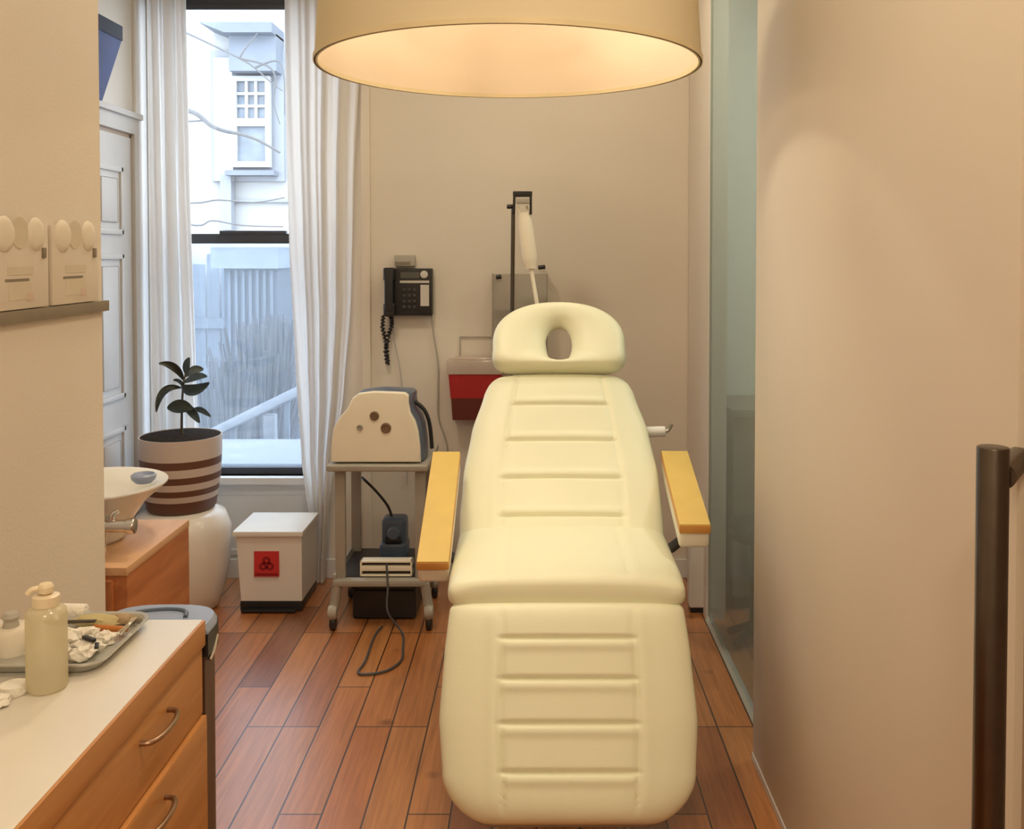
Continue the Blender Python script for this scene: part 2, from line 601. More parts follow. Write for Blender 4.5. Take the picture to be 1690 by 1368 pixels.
struct('floor', MB().box(-1.9, 2.4, -1.2, YB + .12, -0.06, 0.0), 'floor')
struct('ceiling', MB().box(-1.9, 2.4, -1.2, YB + .12, CEIL, CEIL + .08), 'ceiling')
w = MB()
w.box(-1.9, WX0, YB, YB + .12, 0, CEIL)
w.box(WX1, 2.4, YB, YB + .12, 0, CEIL)
w.box(WX0, WX1, YB, YB + .12, 0, WZ0)
w.box(WX0, WX1, YB, YB + .12, WZ1, CEIL)
struct('wall_back', w, 'wall')
struct('wall_left', MB().box(-1.9, XL, -1.2, YE, 0, CEIL), 'wall')
struct('wall_alcove', MB().box(-1.9, XD, YE, YB, 0, CEIL), 'wall_cool')
struct('wall_front', MB().box(-1.0, 0.7, -1.3, -1.2, 0, CEIL), 'wall')
PY0 = 1.257
struct('wall_right', MB().box(XR + .012, .80, -1.2, PY0, 0, CEIL), 'jamb')
GX = 0.685
w = MB()
w.box(GX - .005, GX + .07, 3.83, YB, 0, CEIL)
w.box(GX - .005, GX + .07, 1.2, 3.83, 2.62, CEIL)
struct('wall_return', w, 'wall')
# room behind the frosted glass
w = MB()
w.box(2.3, 2.4, .8, YB, 0, CEIL)
w.box(.80, 2.4, .7, .8, 0, CEIL)
struct('wall_side_room', w, 'room_wall')
struct('wall_side_room_back', MB().box(GX + .07, 2.3, YB - .02, YB, 0, CEIL), 'room_wall')

# trims
struct('trim_1', MB().box(at(597, 400, YB).x, at(612, 400, YB).x, YB - .018, YB, 0, CEIL, .004), 'wall')
struct('trim_2', MB().box(at(1134, 400, YB).x, GX - .005, YB - .012, YB, 0, CEIL, .003), 'wall')
struct('trim_3', MB().box(WX0 - .02, WX1 + .02, YB - .035, YB + .04, WZ0 - .035, WZ0, .006), 'white_trim')
w = MB()
w.box(WX0 + .02, WX1, YB - .010, YB, 0.10, 0.13, .003)
w.box(WX0 + .02, WX1, YB - .010, YB, WZ0 - .085, WZ0 - .06, .003)
w.box(WX0 + .02, WX1 + .02, YB - .006, YB, .085, WZ0 - .035, .002)
struct('trim_4', w, 'white_trim')
struct('baseboard_back', MB().box(-1.74, GX, YB - .016, YB, 0, .085, .003), 'white_trim')
struct('trim_5', MB().box(XD, XD + .014, 4.20, 4.315, 0, CEIL, .003), 'white_trim')
struct('baseboard_right', MB().box(XR - .003, XR + .03, PY0, 2.77, 0, .022, .002), 'white_trim')
struct('trim_6', MB().box(GX - .012, GX + .02, 2.3, 3.83, 0, .005, .001), 'grey_plastic')

# window in the back wall
YG = YB + .075
win = MB()
win.box(WX0, WX0 + .05, YB + .03, YB + .11, WZ0, WZ1)
win.box(WX1 - .05, WX1, YB + .03, YB + .11, WZ0, WZ1)
win.box(WX0, WX1, YB + .03, YB + .11, WZ1 - .05, WZ1)
win.box(WX0, WX1, YB + .03, YB + .11, WZ0, at(400, 768, YG).z)
wo = struct('window_1', win, 'frame_dark')
zr0, zr1 = at(400, 402, YG).z, at(400, 386, YG).z
ztop = at(400, 20, YG).z
mesh('meeting_rail', MB().box(WX0 + .05, WX1 - .05, YG - .03, YG + .015, zr0, zr1, .003), 'frame_dark', wo)
mesh('sash_lock', MB().box(at(366, 380, YG).x, at(475, 380, YG).x, YG - .035, YG - .005, zr1 - .002, zr1 + .014, .003), 'frame_dark', wo)
mesh('upper_pane', MB().box(WX0 + .05, WX1 - .05, YG + .012, YG + .016, zr1, WZ1 - .05), 'glass', wo)
mesh('lower_pane', MB().box(WX0 + .05, WX1 - .05, YG - .012, YG - .008, WZ0 + .02, zr0), 'glass_hazy', wo)
t = thing('roller_blind', 'dark rolled-down window blind at the very top of the window', 'blind', (at(390, 20, YG).x, YB + .02, ztop))
mesh('blind_fabric', MB().box(WX0 + .015, WX1 - .015, YB + .012, YB + .016, ztop, WZ1 - .03), 'frame_dark', t)
mesh('bottom_bar', MB().box(WX0 + .015, WX1 - .015, YB + .005, YB + .022, ztop - .004, ztop + .02, .003), 'frame_dark', t)

# door on the alcove's left wall
dz = 1.964
d1 = MB().box(XD - .01, XD + .012, 3.34, 4.145, 0.01, dz - .012, .002)
do = struct('door_1', d1, 'door_paint')
pan = MB()
for (y0, y1) in ((3.44, 3.70), (3.80, 4.05)):
    for (z0, z1) in ((1.54, 1.82), (0.86, 1.46), (0.22, 0.74)):
        for a, b, c, d in ((y0, y1, z0, z0 + .022), (y0, y1, z1 - .022, z1), (y0, y0 + .022, z0, z1), (y1 - .022, y1, z0, z1)):
            pan.box(XD + .010, XD + .021, a, b, c, d, .004)
        pan.box(XD + .010, XD + .018, y0 + .05, y1 - .05, z0 + .05, z1 - .05, .008)
mesh('raised_panels', pan, 'door_paint', do)
struct('door_gap_shade', MB().box(XD, XD + .008, 3.3, 4.157, dz - .014, dz + .006).box(XD, XD + .008, 4.143, 4.157, 0, dz), 'jamb')  # dark strip stands in for the shade in the gap round the door
cas = MB()
cas.box(XD, XD + .026, 4.155, 4.20, 0, dz + .01, .003)
cas.box(XD, XD + .026, 3.2, 4.20, dz + .005, 2.05, .004)
cas.box(XD, XD + .040, 3.2, 4.215, 2.035, 2.06, .004)
struct('trim_7', cas, 'door_paint')

# sliding panel on the right and the frosted glass behind it
sp = struct('door_2', MB().box(XR, XR + .034, PY0, 2.77, 0.018, 2.62, .004), 'panel', 35)
hx = XR - .085
hp = at(1639, 737, 1.16)
hb = MB().cyl((hp.x, 1.16, 0.35), (hp.x, 1.16, hp.z), .0185, seg=32, bev=.002)
h = mesh('pull_bar', hb, 'dark_steel', sp)
h['label'] = 'tall round dark metal pull bar'
so = at(1650, 786, 1.16)
for z in (so.z, so.z - .78):
    mesh('standoff', MB().cyl((hp.x + .012, 1.16, z), (XR + .004, 1.262, z), .0155, seg=24), 'dark_steel', sp)

gp = struct('window_2', MB().box(GX, GX + .010, 2.30, 3.83, 0.018, 2.62), 'frosted')

# ------------------------------------------------------------------ added ceiling fill lamps
def fill_light(x, y, label, watts):  # unseen fixture with lamp, added to brighten the room and chair
    t = thing('added_fill_light', label, 'ceiling light', (x, y, CEIL - .012), group=None)
    mesh('trim_ring', MB().lathe([(.170, 0), (.195, 0), (.198, .012), (.167, .012)], (x, y, CEIL - .012), 40, close=True), 'white_trim', t)
    mesh('lens', MB().lathe([(0, .008), (.168, .008), (.168, .011), (0, .011)], (x, y, CEIL - .012), 40), emission('fill_light_lens', WARM, 2), t)
    lamp('fill_light_lamp', 'AREA', (x, y, CEIL - .016), watts, t, shape='DISK', size=.32)


fill_light(0.22, 1.10, 'added round ceiling fill light in front of the pendant lamp', FILL_LIGHT_W * .62)
fill_light(0.0, -0.65, 'added round ceiling fill light just behind the viewpoint', FILL_LIGHT_W * 1.45)
fill_light(-.45, 1.75, 'added round ceiling fill light over the drawer counter', FILL_LIGHT_W * .05)
fill_light(0.25, 3.55, 'added round ceiling fill light between pendant and back wall', FILL_LIGHT_W * .32)
fill_light(-.72, 2.95, 'added round ceiling fill light over the alcove by the cart', FILL_LIGHT_W * .80)

# ------------------------------------------------------------------ pendant
LY = 2.42
lc = at(840, 98, LY)
R = 0.472
ZR = lc.z - .021
t = thing('pendant_lamp', 'large cream drum pendant lamp hanging over the treatment chair', 'lamp', (lc.x, LY, ZR))
c = (lc.x, LY, ZR)
mesh('lamp_shade', MB().lathe([(R, 0), (R * .955, .34), (R * .955 - .003, .34), (R - .003, .0)], c, 96, close=True), 'shade_out', t, 50)
mesh('shade_lining', MB().lathe([(R - .004, .004), (R * .955 - .004, .338), (R * .955 - .006, .338), (R - .006, .004)], c, 96, close=True), 'shade_in', t, 50)
mesh('rim_trim', MB().lathe([(R + .003, 0.0), (R + .003, .011), (R - .008, .011), (R - .008, 0.0)], c, 96, close=True), 'shade_trim', t, 50)
ins = mesh('spider', MB().cyl((lc.x - R * .93, LY, ZR + .30), (lc.x + R * .93, LY, ZR + .30), .004, seg=8)
           .cyl((lc.x, LY - R * .93, ZR + .30), (lc.x, LY + R * .93, ZR + .30), .004, seg=8)
           .cyl((lc.x, LY, ZR + .26), (lc.x, LY, ZR + .36), .024, seg=20), 'white_plastic', t)
mesh('cord', MB().cyl((lc.x, LY, ZR + .35), (lc.x, LY, CEIL - .02), .004, seg=10), 'white_plastic', t)
mesh('ceiling_cup', MB().lathe([(0, .03), (.06, .03), (.055, .0), (0, -.005)], (lc.x, LY, CEIL - .03), 32), 'white_plastic', t)
bulb = mesh('reflector_bulb', MB().lathe([(.018, .09), (.024, .06), (.052, .012), (.050, 0), (0, -.004)], (lc.x, LY, ZR + .205), 28), 'white_plastic', t)
lamp('lamp_bulb', 'SPOT', (lc.x, LY, ZR + .195), PENDANT_W, t, spot_size=math.radians(112), spot_blend=.85, shadow_soft_size=.05)
for sx, sy in ((.2, .12), (-.2, .12), (.2, -.12), (-.2, -.12)):
    mesh('small_bulb', MB().lathe([(0, .0), (.016, .006), (.02, .02), (.012, .04), (.010, .055), (0, .056)], (lc.x + sx, LY + sy, ZR + .235), 16), 'milky', t)
    lamp('small_bulb_lamp', 'POINT', (lc.x + sx, LY + sy, ZR + .222), SHADE_W / 4, t, shadow_soft_size=.02)

# ------------------------------------------------------------------ treatment chair
def edge_samples(n):
    return [math.sin((-1 + 2 * i / (n - 1)) * PI / 2) for i in range(n)]


def pad(xc, org, dl, nrm, L, wtab, top, bot, r0, r1, nu=4.5, nv=6.0, rows=(), xs=None, vcols=True, n_u=97, n_v=121, crown=.012, rowdepth=.0085, puff=.0035, dx=0.0):
    """upholstered pad: outline half-width wtab(v), superellipse edges, stitched grooves"""
    org, dl, nrm = Vector(org), Vector(dl).normalized(), Vector(nrm).normalized()

    def corner(dist, r):
        if dist >= r:
            return 0.0
        k = 1 - dist / r
        return r * (1 - math.sqrt(max(0, 1 - k * k)))

    us = edge_samples(n_u)
    vs0 = edge_samples(n_v)
    # denser rows: mix of uniform and sine spacing
    vs = [(0.5 + 0.5 * (0.45 * s + 0.55 * (-1 + 2 * i / (n_v - 1)))) for i, s in enumerate(vs0)]
    g = lambda d, w_: math.exp(-(d / w_) ** 2)
    topg, botg = [], []
    for v in vs:
        rt, rb = [], []
        tt = 2 * v - 1
        hv = max(0, 1 - abs(tt) ** nv) ** (1 / 3.0)
        w_ = lerp_list(wtab, v) - corner(v * L, r0) - corner((1 - v) * L, r1)
        for u in us:
            hu = max(0, 1 - abs(u) ** nu) ** (1 / 3.0)
            x = w_ * u
            y = v * L
            z = top * hu * hv + crown * (1 - u * u) * hv
            if xs:
                xv = xs(v)
                inside = 1 / (1 + math.exp(-(xv - abs(x)) / .004))
                if rows:
                    for rv in rows:
                        z -= inside * rowdepth * g((v - rv) * L, .0055)
                        z += inside * puff * g((v - rv) * L - .018, .012)
                if vcols:
                    fd = max(0, min(1, (min(v, 1 - v) * L - .012) / .03))
                    z -= .0055 * g(abs(x) - xv, .005) * fd
                    z += .002 * g(abs(x) - xv - .022, .014) * fd
            p = org + dl * y + nrm * z
            p.x += xc + x + dx
            rt.append(p)
            q = org + dl * y - nrm * (bot * hu * hv)
            q.x += xc + x + dx
            rb.append(q)
        topg.append(rt)
        botg.append(rb)
    m = MB()
    m.surf(topg)
    m.surf(botg)
    return m.weld(2e-5)


XC = 0.080
SEAT_Z = 0.597
YF, YBK = 2.50, 2.99
t = chair = thing('treatment_chair', 'large cream vinyl reclining treatment chair with yellow-topped armrests', 'chair', (XC, 2.85, 0))
# seat
seat_m = pad(XC, (0, YF, SEAT_Z - .028), (0, 1, -.012), (0, .012, 1), YBK - YF + .05,
             [(0, .312), (.25, .318), (1, .322)], .052, .050, .035, .05, nu=7, nv=9, xs=lambda v: .165, rows=(), n_v=81, crown=.010)
mesh('seat', seat_m, 'cream_leather', t, 60)
# back rest
A = math.radians(47)
bd, bn = Vector((0, math.cos(A), math.sin(A))), Vector((0, -math.sin(A), math.cos(A)))
BO = Vector((0, 2.948, .600)) - bn * .060 - bd * .042
back_m = pad(XC, BO, bd, bn, .670, [(0, .318), (.2, .322), (.42, .318), (.66, .298), (.88, .262), (1, .232)],
             .050, .050, .03, .045, nu=6, nv=14, rows=(.165, .364, .572, .782), xs=lambda v: .192 - .012 * (2 * v - .6) ** 2 - .045 * max(0, v - .35), n_v=181)
mesh('backrest', back_m, 'cream_leather', t, 60)
# leg rest
LT, LB = Vector((0, 2.490, .566)), Vector((0, 2.235, .127))
ld = (LB - LT).normalized()
ln = Vector((0, ld.z, -ld.y)).normalized()
ln = ln if ln.y < 0 else -ln
leg_m = pad(XC, LT - ln * .045, ld, ln, (LB - LT).length, [(0, .306), (.25, .316), (.55, .322), (.8, .308), (1, .288)],
            .050, .045, .022, .105, nu=6, nv=12, rows=(.185, .375, .575, .785), xs=lambda v: .168 - .03 * max(0, v - .55) ** 1.2, n_v=181)
mesh('leg_rest', leg_m, 'cream_leather', t, 60)
# head rest with the face opening
HB = BO + bd * .660 + bn * .050
hcx, hcy = 0.0, .118
A2 = math.radians(50)
hd, hn = Vector((0, math.cos(A2), math.sin(A2))), Vector((0, -math.sin(A2), math.cos(A2)))
ring_n, rad_n = 128, 34
grid = []
for k in range(ring_n):
    th = 2 * PI * k / ring_n
    ct, st = math.cos(th), math.sin(th)
    hole = Vector((.047 * ct, .082 * st - .001))
    n_ = 2.3 if st >= 0 else 6.0
    ax, by = .236, (.168 if st >= 0 else .112)
    rr = (abs(ct / ax) ** n_ + abs(st / by) ** n_) ** (-1 / n_)
    if st < 0:
        rr2 = (abs(ct / ax) ** 2.3 + abs(st / by) ** 2.3) ** (-1 / 2.3)
        b_ = min(1, -st * 6)
        rr = rr2 * (1 - b_) + rr * b_
    out = Vector((rr * ct, rr * st))
    row = []
    for side in (1, -1):
        ss = [0.5 - 0.5 * math.cos(PI * i / rad_n) for i in range(rad_n)]
        if side == -1:
            ss = [1 - s for s in ss]
        for s in ss:
            p2 = hole.lerp(out, s)
            if side == 1:
                z = .050 * (1 - (1 - s) ** 3.4) ** .6 * max(0, 1 - s ** 9) ** (1 / 3) + .005 * math.sin(PI * s)
            else:
                z = -.045 * max(0, 1 - (1 - s) ** 5) ** .5 * max(0, 1 - s ** 6) ** (1 / 3)
            P = HB + hd * (p2.y + hcy) + hn * z
            row.append((P.x + XC + p2.x, P.y, P.z))
    grid.append(row)
mesh('headrest', MB().surf(grid, True, True).weld(1e-5), 'cream_leather', t, 70)
# head rest arm behind
p0 = BO + bd * .50 - bn * .05
p1 = HB + hd * .045 - hn * .040
mesh('headrest_bracket', MB().obox((XC, p0.y, p0.z), (XC, p1.y, p1.z), .05, .012, .002, up=(0, -1, 1)), 'dark_steel', t)


def armrest(f_px, f_Y, r_px, r_Y, width):
    a, b = at(*f_px, f_Y), at(*r_px, r_Y)
    d = (a - b).normalized()
    m = MB().obox(b, a, width, .052, .012, 3, off=-.074)
    body = mesh('armrest', m, 'chair_white', t, 40)
    e = mesh('arm_pad', MB().obox(b - d * .002, a + d * .006, width + .004, .026, .006, 2, off=-.026), 'arm_edge', body, 40)
    e2 = mesh('arm_pad_top', MB().obox(b + d * .001, a + d * .003, width + .001, .006, .002, 2, off=-.003), 'arm_yellow', body, 40)
    e2['label'] = 'smooth yellow upper face of the arm pad'
    # bracket down to the chair frame
    mid = b.lerp(a, .35)
    sx = -1 if a.x < XC else 1
    q = Vector((XC + sx * .24, mid.y, .50))
    mesh('arm_bracket', MB().tube([mid - Vector((0, 0, .06)), Vector((mid.x, mid.y, .56)), q], .016, 10), 'dark_grey', t)
    return body


armrest((714, 927), 2.62, (737, 746), 3.10, .086)
armrest((1147, 866), 2.72, (1113, 745), 3.20, .086)
# side lever with white grip at the back rest
g0, g1 = at(1072, 713, 3.36), at(1098, 712, 3.36)
gl = mesh('side_grip', MB().cyl(g0 - Vector((.03, 0, 0)), g1, .0185, seg=24, bev=.004), 'white_plastic', t)
mesh('grip_tip', MB().tube([g1, g1 + Vector((.012, 0, .006)), g1 + Vector((.022, 0, .026))], .006, 8), 'steel', gl)
# frame, column, base
fr = MB()
fr.box(XC - .24, XC + .24, 2.56, 3.10, .47, .52, .01)
fr.box(XC - .20, XC + .20, 2.60, 2.98, .40, .47, .02)
mesh('seat_frame', fr, 'chair_white', t)
mesh('lift_column', MB().box(XC - .13, XC + .13, 2.72, 3.02, .07, .42, .02), 'chair_white', t)
bs = MB()
bs.box(XC - .24, XC + .24, 2.62, 3.30, .012, .075, .02, 3)
mesh('base_plate', bs, 'chair_white', t)
for sx in (-.2, .2):
    for yy in (2.66, 3.26):
        mesh('rubber_foot', MB().cyl((XC + sx, yy, 0), (XC + sx, yy, .014), .022, seg=16), 'black', t)
pc = BO - bn * .05
bk = MB().obox((XC, pc.y + .05, pc.z + .04), (XC, (BO + bd * .52 - bn * .05).y, (BO + bd * .52 - bn * .05).z), .30, .02, .004, up=(0, -1, 1), off=-.02)
mesh('back_frame', bk, 'chair_white', t)
lm = LT.lerp(LB, .55) - ln * .085
mesh('leg_frame', MB().obox((XC, 2.56, .49), (XC, lm.y + .02, lm.z), .30, .02, .004, up=(0, 1, 1)), 'chair_white', t)
mesh('leg_rest_shell', pad(XC, LT - ln * .082, ld, ln, (LB - LT).length + .006, [(0, .285), (.5, .31), (.8, .302), (1, .285)], .03, .012, .03, .105, nu=8, nv=10, n_u=41, n_v=41, crown=0), 'grey_plastic', t, 60)

# ------------------------------------------------------------------ drawer cabinet and worktop, left front
CZ = 0.86                                  # top of the worktop
CF = at(335, 1022, 1.608)
CYF = floor_y(1022, CZ)
CFX = at(335, 1022, CYF).x
CXB = XL + .004
t = thing('drawer_cabinet', 'warm brown wooden drawer cabinet under the white worktop', 'cabinet', (-.76, 1.0, 0))
Y0c = 0.35
mesh('carcass', MB().box(CXB, CFX - .022, Y0c, CYF - .002, .06, CZ - .030, .002), 'cabinet_wood', t)
mesh('plinth', MB().box(CXB, CFX - .07, Y0c, CYF - .02, 0, .06), 'room_dark', t)
zA = at(335, 1066, CYF).z                 # top of the first drawer front
zB = at(340, 1178, CYF).z


def drawer(name, y0, y1, z0, z1, out, hand=True, hy=None):
    f = mesh(name, MB().box(CFX - .020, CFX + out, y0, y1, z0, z1, .002), 'cabinet_wood', t)
    if out > .006:
        e = mesh('lit_drawer_edge', MB().box(CFX - .004, CFX + out - .001, y0 + .002, y1 + .001, z1 - .001, z1 + .003, .001), 'lit_edge_wood', f)
        e['label'] = 'top edge of the slightly open drawer, coloured pale as if lit'
    yc = hy
    zc = z1 - .030
    x0 = CFX + out
    hm = MB().tube([(x0 - .001, yc - .050, zc), (x0 + .014, yc - .047, zc), (x0 + .022, yc - .028, zc), (x0 + .024, yc, zc), (x0 + .022, yc + .028, zc),
                    (x0 + .014, yc + .047, zc), (x0 - .001, yc + .050, zc)], .004, 10)
    mesh('bow_handle', hm, 'handle_bronze', f)
    return f


drawer('upper_drawer', .92, CYF - .004, zB + .004, zA - .002, 0.0, hy=1.385)
drawer('lower_drawer', .92, CYF - .006, zB - .19, zB - .002, 0.0075, hy=1.352)
drawer('bottom_drawer', .92, CYF - .006, .07, zB - .195, 0.0, hy=1.37)
drawer('upper_drawer', .36, .914, zB + .004, zA - .002, 0.0, hy=.64)
drawer('lower_drawer', .36, .914, zB - .19, zB - .002, 0.0, hy=.64)
drawer('bottom_drawer', .36, .914, .07, zB - .195, 0.0, hy=.64)
t = thing('worktop', 'white laminate worktop with wooden front edge, along the left wall', 'countertop', (-.76, 1.0, CZ))
mesh('top_slab', MB().box(CXB, CFX, Y0c, CYF, CZ - .028, CZ, .002), 'counter', t)
mesh('front_edge', MB().box(CFX - .001, CFX + .004, Y0c, CYF, zA + .002, CZ - .001, .001), 'cabinet_wood', t)

# instrument tray
tr = at(254, 1012, floor_y(1012, CZ + .014))
TX1, TY1 = tr.x + .004, min(tr.y, CYF - .012)
TX0, TY0 = TX1 - .185, 1.372
t = thing('instrument_tray', 'shallow stainless steel tray of gauze and instruments on the worktop', 'tray', ((TX0 + TX1) / 2, (TY0 + TY1) / 2, CZ))


def rrect(x0, x1, y0, y1, r, z, n=8):
    pts = []
    for cx, cy, a0 in ((x1 - r, y1 - r, 0), (x0 + r, y1 - r, PI / 2), (x0 + r, y0 + r, PI), (x1 - r, y0 + r, 1.5 * PI)):
        for k in range(n + 1):
            a = a0 + PI / 2 * k / n
            pts.append((cx + r * math.cos(a), cy + r * math.sin(a), z))
    return pts


rings = [rrect(TX0 + .02, TX1 - .02, TY0 + .02, TY1 - .02, .02, CZ + .003),
         rrect(TX0 + .012, TX1 - .012, TY0 + .012, TY1 - .012, .026, CZ + .005),
         rrect(TX0 + .006, TX1 - .006, TY0 + .006, TY1 - .006, .03, CZ + .017),
         rrect(TX0, TX1, TY0, TY1, .034, CZ + .018), rrect(TX0, TX1, TY0, TY1, .034, CZ + .0155),
         rrect(TX0 + .008, TX1 - .008, TY0 + .008, TY1 - .008, .03, CZ + .0145),
         rrect(TX0 + .014, TX1 - .014, TY0 + .014, TY1 - .014, .026, CZ + .002),
         rrect(TX0 + .02, TX1 - .02, TY0 + .02, TY1 - .02, .02, CZ + .0005)]
tm = MB().surf(rings, False, True)
tm.prism(rings[0], (0, 0, -.002))
mesh('tray_pan', tm, 'tray_metal', t, 40)
TZ = CZ + .0035


def lump(c, rx, ry, rz, seed, amp=.35, fr=60):
    tmpb = bmesh.new()
    bmesh.ops.create_icosphere(tmpb, subdivisions=3, radius=1)
    for v in tmpb.verts:
        n = noise.noise(Vector((v.co.x * 2 + seed, v.co.y * 2, v.co.z * 2))) * amp
        v.co *= 1 + n
        v.co = Vector((c[0] + v.co.x * rx, c[1] + v.co.y * ry, max(c[2], c[2] + rz * .8 + v.co.z * rz)))
    m = MB()
    m._join(tmpb)
    return m


rnd = random.Random(11)
spots = [(-.048, 1.425), (-.085, 1.428), (-.118, 1.435), (-.05, 1.455), (-.09, 1.462), (-.125, 1.47), (-.04, 1.485), (-.075, 1.492), (-.108, 1.50)]
names = ['at the tray corner nearest the drawers', 'behind the pump bottle, second along the near rim', 'third along the near rim of the tray',
         'next to the small black clip', 'in the middle of the tray pile', 'beside the hidden left rim of the tray', 'just short of the bright clamp',
         'under the dark metal scissors', 'at the far left of the tray pile']
for i, ((dx, yy), nm) in enumerate(zip(spots, names)):
    m = MB()
    c = (TX1 + dx, yy, TZ + .0005)
    a = rnd.random() * 3
    cc = lump(c, .014 + rnd.random() * .005, .011 + rnd.random() * .004, .009 + rnd.random() * .005, i * 3.1, .65)
    solo('gauze_pad', cc, 'gauze', 'crumpled white gauze in the tray, ' + nm, 'gauze', c, group='gauze pads in the tray')
s = thing('scissors', 'dark grey metal scissors lying across the steel tray', 'scissors', (TX1 - .10, 1.53, TZ + .004))
p0_, p1_ = Vector((TX1 - .150, 1.522, TZ + .016)), Vector((TX1 - .075, 1.528, TZ + .017))
mesh('blades', MB().obox(p0_, p1_, .009, .003, .001).obox(p0_ + Vector((0, .003, .002)), p1_ + Vector((0, -.003, .002)), .007, .002, .001), 'dark_steel', s)
s = solo('amber_tube', MB().cyl((TX1 - .078, 1.527, TZ + .0075), (TX1 - .022, 1.522, TZ + .0075), .0058, .0045, 18, .001), 'amber', 'slim orange tube lying in the steel tray beside scissors', 'tube', (TX1 - .05, 1.525, TZ))
solo('olive_packet', lump((TX1 - .085, 1.556, TZ), .040, .014, .010, 4.4, .3), 'olive', 'olive yellow wrapped packet towards the far rim of the tray', 'packet', (TX1 - .085, 1.556, TZ))
solo('tan_packet', lump((TX1 - .05, 1.562, TZ), .022, .010, .010, 9.75, .3), 'tan', 'small tan paper packet next to the olive yellow one in the tray', 'packet', (TX1 - .05, 1.562, TZ))
solo('gauze_roll', MB().cyl((TX1 - .158, 1.585, TZ + .0135), (TX1 - .115, 1.582, TZ + .0135), .012, seg=20, bev=.003), 'gauze', 'white gauze roll at the far left corner of the steel tray', 'gauze', (TX1 - .14, 1.583, TZ))
k = thing('metal_clamp', 'bright metal clamp leaning on the right rim of the tray', 'clamp', (TX1 - .02, 1.51, TZ))
mesh('jaws', MB().tube([(TX1 - .028, 1.492, TZ + .010), (TX1 - .02, 1.51, TZ + .016), (TX1 - .013, 1.532, TZ + .022)], .0024, 8), 'chrome', k)
mesh('lever', MB().tube([(TX1 - .020, 1.49, TZ + .010), (TX1 - .015, 1.51, TZ + .020), (TX1 - .018, 1.53, TZ + .022)], .0022, 8), 'chrome', k)
k = thing('black_clip', 'small black clip lying on the gauze in the steel tray', 'clip', (TX1 - .05, 1.452, TZ + .015))
mesh('clip_body', MB().obox((TX1 - .062, 1.458, TZ + .0185), (TX1 - .040, 1.446, TZ + .0175), .007, .005, .001), 'black', k)
mesh('clip_arm', MB().obox((TX1 - .036, 1.446, TZ + .014), (TX1 - .030, 1.430, TZ + .013), .006, .004, .001), 'black', k)

# pump bottle
bp_ = at(73, 1149, floor_y(1149, CZ))
bx, by = bp_.x - .008, bp_.y + .024
BR = .0268
t = thing('pump_bottle', 'milky translucent pump bottle with ivory pump standing before the steel tray', 'bottle', (bx, by, CZ))
bc = (bx, by, CZ + .001)
mesh('bottle_body', MB().lathe([(0, 0), (BR * .9, 0), (BR, .004), (BR, .104), (BR * .97, .110), (BR * .75, .114), (.016, .116), (.0155, .118), (0, .118)], bc, 40), 'milky', t, 50)
pm = mesh('pump_collar', MB().lathe([(0, .117), (.0175, .117), (.0175, .130), (.013, .132), (0, .132)], bc, 28), 'pump', t)
mesh('pump_head', MB().cyl((bx, by, CZ + .131), (bx, by, CZ + .136), .006, seg=14).lathe([(0, .135), (.010, .135), (.0105, .143), (.008, .147), (0, .148)], bc, 20)
     .tube([(bx, by, CZ + .142), (bx - .014, by - .008, CZ + .142), (bx - .020, by - .011, CZ + .136)], .0042, 8), 'pump', pm)
# second bottle at the frame's edge
t = thing('squat_bottle', 'pale translucent bottle at the left edge, beside the pump bottle', 'bottle', (bx - .086, 1.262, CZ))
b2 = (bx - .086, 1.262, CZ + .001)
mesh('bottle_body', MB().lathe([(0, 0), (.034, 0), (.037, .005), (.037, .085), (.032, .095), (.018, .098), (0, .098)], b2, 36), 'milky', t, 50)
mesh('cap', MB().lathe([(0, .097), (.019, .097), (.019, .112), (.016, .115), (0, .115)], b2, 24), 'pump', t)
solo('cotton_pad', MB().lathe([(0, 0), (.018, 0), (.020, .006), (.018, .013), (0, .014)], (bx - .038, 1.322, CZ + .0005), 24), 'gauze',
     'white cotton pad stack on the worktop left of the pump bottle', 'cotton pad', (bx - .038, 1.322, CZ))
solo('cotton_ball', lump((bx - .040, 1.285, CZ + .0005), .016, .014, .008, 2.2, .4), 'gauze', 'small white cotton tuft on the worktop in front of the cotton pad stack', 'cotton', (bx - .04, 1.285, CZ))
jx, jy = at(22, 1090, 1.46).x, 1.455
t = thing('small_jar', 'small pale jar with grey knob lid at the left, behind the bottles', 'jar', (jx, jy, CZ))
mesh('jar_body', MB().lathe([(0, 0), (.026, 0), (.028, .004), (.028, .034), (.024, .040), (0, .042)], (jx, jy, CZ + .001), 28), 'glove', t)
mesh('jar_lid', MB().lathe([(0, .041), (.012, .041), (.010, .05), (.013, .056), (.009, .062), (0, .063)], (jx, jy, CZ + .001), 20), 'grey_plastic', t)

# blue lidded bin beyond the worktop
BX1 = at(361, 1100, 1.66).x
bw, by0 = .19, CYF + .006
bzt = .845
t = thing('waste_bin', 'brown half-round waste bin with blue-grey lid, beyond the worktop end', 'bin', (BX1 - bw / 2, by0 + .06, 0))


def half_round(inset, z, n=24, dpt=.085):
    pts = []
    xc = BX1 - bw / 2
    for k in range(n + 1):
        a = PI * k / n
        ca, sa = math.cos(a), math.sin(a)
        sc = (abs(ca) ** 3 + abs(sa) ** 3) ** (-1 / 3)
        pts.append((xc + (bw / 2 - inset) * ca * sc, by0 + .022 + inset * .3 + (dpt - inset) * sa * sc * .98, z))
    pts += [(xc - bw / 2 + inset, by0 + inset * .5, z), (xc + bw / 2 - inset, by0 + inset * .5, z)]
    return pts


